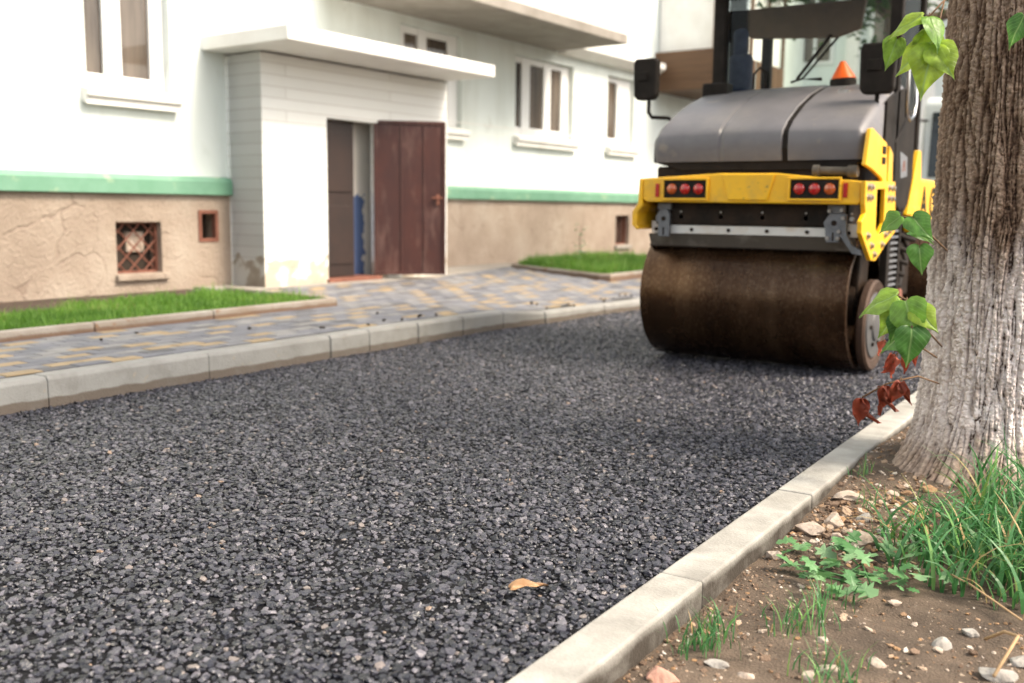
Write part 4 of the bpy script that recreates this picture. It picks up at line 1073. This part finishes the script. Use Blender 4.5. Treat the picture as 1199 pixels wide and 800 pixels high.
r5 = fbm(ux*22, uy*22, ZZ*42+1, 4)
furrow = np.maximum(np.exp(-(n1/(.075+.05*np.clip(r4*2, -1, 1)))**1.4)*np.clip(.75+1.3*r5, .15, 1), np.maximum(.70*np.exp(-(n2/.07)**1.3), .38*np.exp(-n3/.022)*(n1 > .05)))
hgt = -furrow
bark = .022*hgt+.0065*r3+.0050*r4+.0110*r5+.006*np.clip(n1, 0, .4)/.4
fade = .55+.45*np.clip((ZZ+.0)/.3, 0, 1)
RR_ = rad+bark*fade
V = np.c_[(RR_*ux).ravel(), (RR_*uy).ravel(), ZZ.ravel()]
I = np.arange(nt*nz_).reshape(nz_, nt)
J = np.roll(I, -1, axis=1)
F = np.c_[I[:-1].ravel(), J[:-1].ravel(), J[1:].ravel(), I[1:].ravel()]
ridge = np.clip(1.0-1.1*furrow+.25*r4+.25*r3+.45*r5, 0, 1)
# whitewash lies on the ridges up to about a metre, thin near its top
wash = np.clip((1.17+.30*fbm(ux*2.4, uy*2.4, ZZ*.5, 3)-.20*np.cos(TH+2.2)-ZZ)/.30, 0, 1)*np.clip((ridge-.10)/.22, 0, 1)*np.clip(.85+.9*fbm(ux*9, uy*9, ZZ*9+2, 4), 0.3, .95)
wash = wash*np.clip((ZZ-.02+.05*r4)/.22, .15, 1)
mt, n, l, b = new_mat('bark')
at = n.new("ShaderNodeAttribute"); at.attribute_name = 'ridge'
at2 = n.new("ShaderNodeAttribute"); at2.attribute_name = 'wash'
r_ = ramp(n, [(0, (.040, .022, .015)), (.3, (.105, .062, .040)), (.65, (.215, .142, .098)), (1, (.32, .235, .175))]); l.new(at.outputs['Fac'], r_.inputs[0])
tc = n.new("ShaderNodeTexCoord"); nz = n.new("ShaderNodeTexNoise"); nz.inputs['Scale'].default_value = 55; nz.inputs['Detail'].default_value = 7
l.new(tc.outputs['Object'], nz.inputs['Vector'])
hs = n.new("ShaderNodeHueSaturation"); mr = n.new("ShaderNodeMapRange"); mr.inputs[1].default_value = .3; mr.inputs[2].default_value = .7; mr.inputs[3].default_value = .65; mr.inputs[4].default_value = 1.3
l.new(nz.outputs[0], mr.inputs[0]); l.new(mr.outputs[0], hs.inputs['Value']); l.new(r_.outputs[0], hs.inputs['Color'])
wc = ramp(n, [(.35, (.66, .565, .52)), (.65, (.86, .785, .75))]); l.new(nz.outputs[0], wc.inputs[0])
mx = n.new("ShaderNodeMixRGB"); l.new(at2.outputs['Fac'], mx.inputs[0]); l.new(hs.outputs[0], mx.inputs[1]); l.new(wc.outputs[0], mx.inputs[2])
l.new(mx.outputs[0], b.inputs['Base Color']); b.inputs['Roughness'].default_value = .92; b.inputs['Specular IOR Level'].default_value = .25
bp = n.new("ShaderNodeBump"); bp.inputs['Strength'].default_value = .5; bp.inputs['Distance'].default_value = .006
l.new(nz.outputs[0], bp.inputs['Height']); l.new(bp.outputs[0], b.inputs['Normal'])
M['bark'] = mt
raw('trunk', V, F, 'bark', big, smooth=True, attrs={'ridge': (ridge.ravel(), 'POINT'), 'wash': (wash.ravel(), 'POINT')})
M['bark_plain'] = pm('bark', (.11, .075, .05), (.19, .14, .10), 14, .9, .6, 40, stretch=(1, 1, .25))
bm = BM()
tips = []
for k in range(7):
    a = k*.9+.3; L_ = 1.9+.5*random.random()
    p0 = Vector((.10*math.cos(a), .10*math.sin(a), 4.4)); pts = [p0]
    for i in range(1, 6): pts.append(p0+Vector((math.cos(a+.1*i), math.sin(a+.1*i), 0))*L_*i/5+Vector((0, 0, 1.9*(i/5)**.8)))
    tube(bm, pts, [.13, .10, .08, .06, .04, .02], 10); tips += pts[2:]
obj('limbs', bm, 'bark_plain', big, smooth=True, local=True)
cp = np.array([np.array(tips[rng.integers(len(tips))])+rng.normal(0, .55, 3) for _ in range(3800)])
V, F, T = leaf_cards(cp, rng.uniform(.10, .19, len(cp)), rng)
raw('crown', V, F, 'leaf', big, attrs={'tone': (T, 'POINT')})

# broad heart-shaped leaves of the shoots at the trunk
def heart_leaf(V, F, T, base, tip_dir, nrm, L_, t, curl=.12, wide=1.0, fold=.16, wob=.025, LA=None, LK=None):
    d = Vector(tip_dir).normalized(); nn = Vector(nrm); nn = (nn-d*nn.dot(d)).normalized(); u = d.cross(nn)
    out = [(0, .0), (-.07, .13), (-.05, .26), (.06, .38), (.20, .43), (.36, .41), (.52, .33), (.68, .22), (.82, .11), (.92, .045), (1.04, 0)]
    base = Vector(base); rows = []; ph = random.uniform(0, 6); sk = random.uniform(-.10, .10)
    KS = (-1, -.66, -.33, 0, .33, .66, 1)
    for (a, w) in out:
        row = []
        for k in KS:
            x = max(a, 0)+(a-max(a, 0))*abs(k)
            w2 = w*wide*(1+.08*math.sin(11*a+ph+(2 if k > 0 else 0)))
            p = base+d*(x*L_)+u*((w2*k+sk*x*x)*L_)+nn*L_*(fold*abs(k)*w2/.43-curl*x*x-.10*(abs(k)**3)*w2/.43+wob*math.sin(10*x+3*k+ph))
            row.append(len(V)); V.append(tuple(p)); T.append(t)
            if LA is not None: LA.append(x); LK.append(abs(k)*w/.43)
        rows.append(row)
    for r0, r1 in zip(rows, rows[1:]):
        for k in range(len(KS)-1): F.append((r0[k], r0[k+1], r1[k+1], r1[k]))
def shoot(name, leaves, stems, mat, label=None):
    V, F, T, LA, LK = [], [], [], [], []
    for (base, d, nn, L_, t) in leaves:
        nn = Vector(nn)+Vector([random.uniform(-.35, .35) for _ in range(3)])
        if mat == 'leaf': heart_leaf(V, F, T, Vector(base)-TC, d, nn, L_*1.05, t, random.uniform(.08, .34), random.uniform(.86, 1.08), random.uniform(.06, .22), .03, LA, LK)
        else: heart_leaf(V, F, T, Vector(base)-TC, d, nn, L_*random.uniform(1.05, 1.35), t, random.uniform(.2, .8), random.uniform(.42, .75), random.uniform(.3, .55), .11, LA, LK)
    o = raw(name, V, F, mat, big, smooth=True, attrs={'tone': (T, 'POINT'), 'la': (LA, 'POINT'), 'lk': (LK, 'POINT')})
    bm = BM()
    for s in stems: tube(bm, [Vector(p)-TC for p in s], .0034, 6)
    pts_ = [Vector(p) for s in stems for p in s]
    pts_ += [a.lerp(b, .5) for s in stems for a, b in zip([Vector(p) for p in s], [Vector(p) for p in s][1:])]
    for (base, d, nn, L_, t) in leaves:      # a thin stalk from the stem to each leaf
        q = Vector(base); c_ = min(pts_, key=lambda p: (p-q).length+(0 if p.y > q.y-.01 else .1))
        if (c_-q).length > .012: tube(bm, [c_-TC, c_.lerp(q, .5)+Vector((0, 0, .012))-TC, q+Vector(d).normalized()*.008-TC], [.0022, .0017, .0013], 6)
    obj('stem', bm, 'twig', o, smooth=True, local=True)
    if label: o['label'] = label
    return o
V3 = Vector
cd = V3((.55, -1, .35))    # leaves turn their faces towards the light and the road
# lower shoot
shoot('leafy_shoot', [
    ((-.775, 3.70, .705), (-.85, -.1, -.32), (-.25, -.75, .75), .135, .75),
    ((-.755, 3.69, .665), (-.45, -.2, -.85), (.1, -.9, .55), .125, .8),
    ((-.735, 3.66, .690), (.30, -.2, -.75), (.1, -.85, .6), .140, .6),
    ((-.750, 3.68, .645), (-.15, -.1, -.95), (.3, -.9, .4), .110, .3),
    ((-.705, 3.64, .60), (.05, -.1, -.95), (.2, -.95, .3), .130, .15),
    ((-.720, 3.70, .58), (-.85, .05, -.55), (-.3, -.55, .8), .125, .2),
    ((-.700, 3.67, .67), (.5, -.2, -.5), (.1, -.8, .7), .105, .9),
    ((-.755, 3.74, .61), (-.6, .3, -.5), (.2, -.6, .8), .10, .35),
], [[(-.66, 3.98, .50), (-.70, 3.78, .60), (-.735, 3.70, .69), (-.775, 3.70, .705)], [(-.72, 3.74, .64), (-.705, 3.64, .60)]], 'leaf')
# middle leaves
shoot('leafy_shoot', [
    ((-.775, 3.68, .985), (-.65, -.1, -.55), (-.1, -.8, .6), .085, .55),
    ((-.735, 3.68, .985), (.45, -.2, -.5), (.2, -.85, .5), .105, .5),
    ((-.74, 3.70, .93), (.55, -.2, -.15), (.1, -.5, .85), .08, .3),
    ((-.705, 3.68, .885), (.1, -.1, -.9), (.3, -.9, .3), .095, .4),
], [[(-.66, 3.95, .86), (-.70, 3.78, .93), (-.735, 3.70, .975), (-.775, 3.69, .985)]], 'leaf')
# upper shoot
shoot('leafy_shoot', [
    ((-.745, 3.68, 1.66), (-.75, -.1, -.30), (.0, -.55, .85), .125, .95),
    ((-.720, 3.66, 1.65), (.25, -.1, -.35), (.1, -.6, .8), .115, .6),
    ((-.700, 3.68, 1.58), (-.75, -.1, -.55), (-.2, -.8, .55), .150, 1.0),
    ((-.700, 3.66, 1.555), (-.15, -.2, -.95), (.3, -.9, .4), .165, .95),
    ((-.705, 3.70, 1.60), (-.5, .1, -.75), (.5, -.8, .4), .12, .85),
    ((-.83, 3.72, 1.60), (-.3, -.1, -.9), (.5, -.8, .3), .105, .7),
    ((-.69, 3.66, 1.56), (.35, -.2, -.7), (.2, -.9, .4), .125, .9),
], [[(-.66, 3.98, 1.78), (-.69, 3.75, 1.72), (-.72, 3.68, 1.66), (-.80, 3.70, 1.64), (-.83, 3.72, 1.60)], [(-.69, 3.75, 1.72), (-.70, 3.68, 1.58)]], 'leaf')
shoot('leafy_shoot', [((-.43, 3.66, 1.63), (-.4, -.1, -.9), (.1, -.9, .3), .10, .2), ((-.40, 3.66, 1.65), (.3, -.1, -.8), (.2, -.9, .3), .10, .4)], [[(-.40, 3.98, 1.74), (-.41, 3.75, 1.69), (-.42, 3.66, 1.63)]], 'leaf')
# withered shoot hanging over the kerb
shoot('withered_shoot', [
    ((-.865, 3.66, .325), (-.12, 0, -1), (.5, -.8, .1), .082, .3), ((-.860, 3.66, .325), (.06, .05, -1), (-.5, -.8, .2), .075, .1),
    ((-.795, 3.68, .375), (-.05, 0, -1), (.6, -.7, .2), .080, .25), ((-.790, 3.68, .375), (.12, .02, -1), (-.6, -.7, .2), .075, .0),
    ((-.735, 3.66, .40), (-.3, 0, -.9), (.3, -.9, .1), .070, .2), ((-.73, 3.66, .40), (.35, 0, -.9), (.1, -.9, .3), .065, .05),
    ((-.81, 3.74, .53), (-.5, 0, -.5), (.2, -.8, .5), .055, 1.0), ((-.78, 3.72, .49), (-.25, 0, -.8), (.3, -.8, .3), .060, .7),
    ((-.76, 3.71, .475), (-.5, 0, -.8), (.4, -.8, .3), .062, .85), ((-.735, 3.70, .50), (.1, 0, -.9), (.4, -.9, .2), .06, .6),
    ((-.71, 3.70, .52), (.2, 0, -.8), (.2, -.9, .3), .055, .75), ((-.775, 3.71, .455), (-.55, 0, -.75), (.2, -.9, .2), .05, .65),
], [[(-.66, 3.97, .36), (-.70, 3.78, .41), (-.74, 3.69, .405), (-.79, 3.68, .385), (-.865, 3.66, .33)], [(-.67, 3.95, .46), (-.71, 3.76, .53), (-.76, 3.72, .50), (-.82, 3.74, .535)]], 'dead_leaf', 'withered red-brown shoot with shrivelled hanging leaves')

# a tree beyond the roller
t2 = thing('tree', 'dark leafy tree with a slim straight trunk beyond the roller cab', 'tree', (-3.15, 13.6, 0))
bm = BM(); tube(bm, [(0, 0, -.1), (.02, 0, 1), (-.02, .02, 2.2), (.03, 0, 3.3), (.02, .05, 4.6)], [.13, .105, .095, .09, .06], 14)
for k in range(9):
    a = k*.74; z = 3.1+.12*k
    tube(bm, [(0, 0, z), (.5*math.cos(a), .5*math.sin(a), z+.25), (1.1*math.cos(a), 1.1*math.sin(a), z+.45), (1.6*math.cos(a), 1.6*math.sin(a), z+.4)], [.05, .04, .028, .012], 8)
obj('trunk', bm, 'bark_plain', t2, smooth=True, local=True)
cl_ = [(rng.normal(0, .8), rng.normal(0, .7), 4.4+rng.normal(0, .5)) for _ in range(34)]
cp = np.array([np.array(cl_[rng.integers(34)])+rng.normal(0, .27, 3)*[1.2, 1.2, .8] for _ in range(6500)])
cp = cp[cp[:, 2] > 3.0]
V, F, T = leaf_cards(cp, rng.uniform(.10, .17, len(cp)), rng)
raw('crown', V, F, 'crown', t2, attrs={'tone': (T, 'POINT')})

# ------------------------------------------------------------------ grass and small plants
def blades(name, X, Y, Z, H, Wd, lean, mat, g, tone=None, parent=None, segs=4):
    n = len(X); az = g.uniform(0, 2*np.pi, n); bend = lean*g.uniform(.35, 1.3, n)
    ts = np.linspace(0, 1, segs+1)
    d = np.c_[np.cos(az), np.sin(az), np.zeros(n)]; side = np.c_[-np.sin(az), np.cos(az), np.zeros(n)]
    tw = g.uniform(-1.2, 1.2, n); side = side*np.cos(tw)[:, None]+d*np.sin(tw)[:, None]
    P = np.c_[X, Y, Z]; VV = []
    for k, t in enumerate(ts):
        ang = bend*t
        up = np.where(bend > 1e-3, np.sin(ang)/np.maximum(bend, 1e-3), t); ou = np.where(bend > 1e-3, (1-np.cos(ang))/np.maximum(bend, 1e-3), 0)
        c = P+d*(ou*H)[:, None]; c[:, 2] += up*H
        w = Wd*(1-.92*t**1.7)*(.7 if k == 0 else 1)
        VV.append(c-side*(w/2)[:, None]); VV.append(c+side*(w/2)[:, None])
    VV = np.stack(VV, axis=1).reshape(-1, 3)
    m_ = 2*(segs+1); q = np.arange(n)[:, None]*m_
    F = np.concatenate([np.c_[q+2*k, q+2*k+1, q+2*k+3, q+2*k+2] for k in range(segs)])
    tn = np.repeat(g.random(n) if tone is None else tone, m_)
    return raw(name, VV, F, mat, parent, attrs={'tone': (tn, 'POINT')})

def lawn(label, inside, x0, x1, y0, y1, nmax, z, h):
    X = rng.uniform(x0, x1, nmax); Y = rng.uniform(y0, y1, nmax)
    k = np.array([inside(a, b) for a, b in zip(X, Y)]); X, Y = X[k], Y[k]
    H = h*(.55+.65*rng.random(len(X)))*(1+.8*fbm(X*3.2, Y*3.2, X*0, 3))*np.where(rng.random(len(X)) > .96, 1.6, 1)
    tn = np.clip(.5+.75*fbm(X*1.8, Y*1.8, X*0+5, 3)+rng.normal(0, .2, len(X)), 0, 1)
    o = blades('grass', X, Y, np.full(len(X), z), H, .0055+.004*rng.random(len(X)), .9, 'lawn', rng, tn, segs=3)
    return tag(o, label, 'grass', kind='stuff')
lawn('bright green lawn strip between the garden kerb and the plinth wall', lambda x, y: y < 6.42-(x+6.0)*-.13 and x < -6.01 and x > -7.28-.2*math.sin(y*1.3)-.1*math.sin(y*4.1) and y < 6.34+.14*(-x-6.0), -8.1, -6.01, 2.2, 6.6, 44000, .148, .082)
lawn('small triangular bright lawn left of the roller drum', lambda x, y: x < -5.70 and y > 10.93+(-x-5.7)*.545 and x > -7.7-.12*(y-11.5), -8.0, -5.7, 10.9, 15, 36000, .15, .14)
# tall weed at the plinth by the far lawn
wd_ = thing('weed', 'thin tall weed with small leaves growing against the plinth', 'plant', (-7.05, 12.6, .15))
bm = BM(); tube(bm, [(0, 0, 0), (.02, 0, .2), (-.01, .02, .45), (.04, 0, .62)], [.008, .007, .005, .003], 6); obj('stem', bm, 'twig', wd_, smooth=True, local=True)
V, F, T = leaf_cards([(rng.normal(0, .04), rng.normal(0, .04), z) for z in rng.uniform(.1, .64, 34)], rng.uniform(.05, .09, 34), rng)
raw('leaves', V, F, 'weed', wd_, attrs={'tone': (T, 'POINT')})

# long grass round the trunk
nb = 780
X = np.r_[rng.normal(-.31, .18, nb), rng.normal(-.50, .13, 260)]; Y = np.r_[rng.normal(3.25, .33, nb), rng.normal(3.50, .20, 260)]
k = (X > np.where(Y > 3.35, -.47, -.70)) & (np.hypot(X-TC.x, Y-TC.y) > .36) & (Y > 2.82+.25*np.clip(-(X+.3)*2, -1, 1)) & (Y < 4.0) & (X < .4); X, Y = X[k], Y[k]
tn = rng.random(len(X))
o = blades('grass', X, Y, verge_h(X, Y)-.004, .12+.24*rng.random(len(X))**1.2, .005+.010*rng.random(len(X)), 2.0, 'verge_grass', rng, tn, segs=6)
tag(o, 'long arching green grass in front of the trunk', 'grass', kind='stuff')
X, Y = [], []
for cx, cy, sx, m_ in ((-.875, 2.20, .035, 60), (-.86, 2.30, .03, 30), (-.70, 2.45, .05, 60), (-.55, 2.20, .05, 50), (-.90, 3.9, .02, 14), (-.80, 3.55, .03, 12), (-.66, 3.66, .03, 14), (-.68, 2.62, .03, 25)):
    X += list(rng.normal(cx, sx, m_)); Y += list(rng.normal(cy, sx*1.3, m_))
X = np.maximum(np.array(X), -.95); Y = np.array(Y)
o = blades('grass', X, Y, verge_h(X, Y)-.003, .04+.08*rng.random(len(X)), .003+.003*rng.random(len(X)), 1.2, 'verge_grass', rng, rng.random(len(X))*.95, segs=4)
tag(o, 'sparse short tufts of grass on the bare verge', 'grass', kind='stuff')

# low weed with lobed leaves
def lobed(V, F, T, base, d, nn, L_, t):
    d = Vector(d).normalized(); nn = Vector(nn); nn = (nn-d*nn.dot(d)).normalized(); u = d.cross(nn); base = Vector(base)
    q = len(V); V.append(tuple(base+d*L_*.45)); T.append(t)
    outline = [(0, .03), (.18, .10), (.22, .42), (.40, .22), (.52, .50), (.66, .20), (.86, .26), (1, 0)]
    ring = [(a, w) for a, w in outline]+[(a, -w) for a, w in outline[::-1][1:]]
    for a, w in ring:
        V.append(tuple(base+d*a*L_+u*w*L_+nn*L_*(-.15*a*a+.10*abs(w)+random.uniform(-.03, .03)))); T.append(t)
    for i in range(len(ring)): F.append((q, q+1+i, q+1+(i+1) % len(ring)))
V, F, T = [], [], []
wl = thing('weed', 'low spreading weed with pale lobed leaves on the bare verge', 'plant', (-.72, 2.85, float(verge_h(np.array([-.72]), np.array([2.85]))[0])))
for (cx, cy, nl, sp) in ((-.85, 2.99, 11, .04), (-.80, 2.84, 9, .05), (-.71, 2.72, 8, .05), (-.69, 2.93, 10, .05), (-.57, 2.82, 10, .06), (-.76, 3.09, 5, .04), (-.61, 3.03, 9, .06), (-.63, 2.71, 6, .05), (-.50, 2.93, 6, .05)):
    for _ in range(nl):
        a = random.uniform(0, 6.28); r_ = random.uniform(.0, sp); px, py = cx+r_*math.cos(a), cy+r_*math.sin(a)
        pz = float(verge_h(np.array([px]), np.array([py]))[0])+.006+random.uniform(0, .055)
        lobed(V, F, T, Vector((px, py, pz))-wl.location, (math.cos(a), math.sin(a), random.uniform(-.25, .9)), (-.3*math.cos(a)+random.uniform(-.5, .5), -.3*math.sin(a)+random.uniform(-.5, .5), 1), random.uniform(.03, .075), random.random())
raw('leaves', V, F, 'weed', wl, attrs={'tone': (T, 'POINT')})
bm = BM()
for k in range(5): tube(bm, [(0, 0, -.01), (random.uniform(-.1, .1), random.uniform(-.1, .1), .03), (random.uniform(-.16, .14), random.uniform(-.12, .12), .03)], .003, 6)
obj('stem', bm, 'weed', wl, smooth=True, local=True)

# ------------------------------------------------------------------ loose stones, leaf, twigs, crumbs
def rock(name, x, y, sx, sy, sz, mat, rz=0, seed=0, zoff=.25, z=None):
    g = np.random.default_rng(seed); bm = BM(); bmesh.ops.create_icosphere(bm, subdivisions=4, radius=1)
    co = np.array([v.co for v in bm.verts]); s = g.uniform(0, 50)
    q = 1+.30*fbm(co[:, 0]*1.1+s, co[:, 1]*1.1, co[:, 2]*1.1, 2)
    for kk in range(12):       # broken facets
        nn = g.normal(size=3); nn /= np.linalg.norm(nn); d = (co*q[:, None])@nn; lim = g.uniform(.50, .80); ex = np.clip(d-lim, 0, 1); co = co-(ex/np.maximum(q, .1))[:, None]*nn*.92
    q = q+.05*fbm(co[:, 0]*5+s, co[:, 1]*5, co[:, 2]*5, 2)
    for v, c, k_ in zip(bm.verts, co, q): v.co = Vector(c*k_)*1.0
    bmesh.ops.scale(bm, vec=(sx, sy, sz), verts=bm.verts)
    o = obj(name, bm, mat, smooth=22)
    zz_ = float(verge_h(np.array([x]), np.array([y]))[0]) if z is None else z
    o.location = (x, y, zz_+sz*zoff); o.rotation_euler = (g.uniform(-.15, .15), g.uniform(-.15, .15), rz)
    return o
ROCKS = [
    (-.885, 3.62, .055, .045, .020, 'stone', 'flat pale slab-like stone leaning by the near kerb, nearest the trunk', .3),
    (-.895, 3.23, .045, .040, .026, 'stone', 'chunky pinkish white stone touching the near kerb', .8),
    (-.855, 3.32, .036, .032, .022, 'stone', 'knobbly white stone close behind a chunky one near the kerb', 1.4),
    (-.81, 3.20, .022, .018, .012, 'stone', 'small flat pale stone right of two white lumps', .5),
    (-.725, 3.20, .045, .040, .022, 'stone', 'pale stone lying at the edge of the weed leaves', .2),
    (-.77, 3.42, .026, .022, .018, 'stone_b', 'small blue-grey stone among tan rubble', .6),
    (-.375, 2.53, .030, .024, .016, 'stone_b', 'smooth pale grey stone on bare earth below the long grass', .4),
    (-.372, 2.485, .014, .012, .008, 'stone', 'tiny cream stone just below a grey one', .1),
    (-.325, 2.64, .022, .018, .013, 'stone_b', 'rounded light grey stone at the foot of the long grass', .9),
    (-.485, 2.345, .034, .014, .012, 'stone', 'long narrow pale stone lying on bare soil', 2.5),
    (-.565, 2.24, .026, .020, .016, 'stone', 'whitish stone in a small cluster at the bottom of the verge', .3),
    (-.60, 2.20, .018, .016, .012, 'stone', 'little pinkish stone beside a whitish one', 1.2),
    (-.625, 2.40, .018, .015, .012, 'stone', 'lone cream pebble on open earth', .2),
    (-.235, 2.42, .040, .032, .022, 'stone_b', 'broad pale grey stone next to a bent dry stalk', .5),
    (-.20, 2.52, .030, .026, .016, 'stone_b', 'flat grey stone behind the bent dry stalk', 1.1),
    (-.875, 1.99, .040, .034, .020, 'stone_c', 'reddish brick lump against the near kerb', .4),
    (-.80, 2.14, .028, .020, .012, 'stone_b', 'flat grey-green stone beside the kerb grass tuft', .7),
    (-.72, 2.12, .020, .016, .010, 'stone', 'small sandy stone at the lower edge of the verge', .3),
    (-.53, 2.75, .018, .014, .010, 'stone', 'small pale pebble under the weed', .5),
    (-.68, 3.30, .026, .030, .018, 'stone_b', 'dull grey stone half hidden by grass blades', .5),
    (-.75, 3.72, .020, .018, .012, 'stone', 'small white stone at the foot of the trunk', .5),
]
for i, (x, y, a, b, c, mt_, lab, rz) in enumerate(ROCKS):
    k_ = 1.35 if i < 6 else 1.12
    tag(rock('stone', x, y, a*k_, b*k_, c*k_, mt_, rz, 40+i), lab, 'stone', 'loose stones on the verge')
for i in range(26):
    if i < 9: x, y = -4.74+random.uniform(-.15, .06), random.uniform(4.9, 6.3)
    elif i < 20: x, y = -4.58+random.uniform(-.12, .12), random.uniform(7.6, 9.6)
    else: x, y = random.uniform(-5.7, -4.8), random.uniform(3, 8)
    zt_ = .150 if y < 6.7 else .102
    o = rock('asphalt_crumb', x, y, random.uniform(.012, .022), random.uniform(.010, .016), random.uniform(.008, .013), 'dark_steel', random.uniform(0, 6), 90+i, .5, zt_)
    tag(o, 'black crumb of spilled asphalt on the far kerb or its paving', 'asphalt crumb', 'asphalt crumbs spilled on the kerb and paving')
# dry leaf on the asphalt
V, F, T = [], [], []
heart_leaf(V, F, T, (-.045, 0, .010), (1, .25, .12), (.1, -.3, 1), .095, .9, .12, .34, .55, .06)
o = raw('fallen_leaf', V, F, 'brown_leaf', smooth=True, attrs={'tone': (T, 'POINT')}); o.location = (-1.30, 2.09, .012); o.rotation_euler = (.25, .05, .62)
tag(o, 'curled brown dead leaf lying alone on the asphalt', 'leaf')
bm = BM(); tube(bm, [(-.285, 2.60, -.045), (-.24, 2.56, .0), (-.205, 2.50, .02), (-.235, 2.36, -.03)], .004, 6)
M['straw'] = pm('dry straw', (.45, .30, .16), (.36, .23, .12), 20, .8)
o = obj('dry_stalk', bm, 'straw', smooth=True); tag(o, 'bent tan dry stalk at the corner of the verge', 'stalk')
bm = BM(); tube(bm, [(-.50, 3.02, -.02), (-.36, 2.86, -.005), (-.22, 2.74, -.03)], .003, 6)
o = obj('dry_stalk', bm, 'straw', smooth=True); tag(o, 'thin straight dry straw under the long grass', 'stalk')
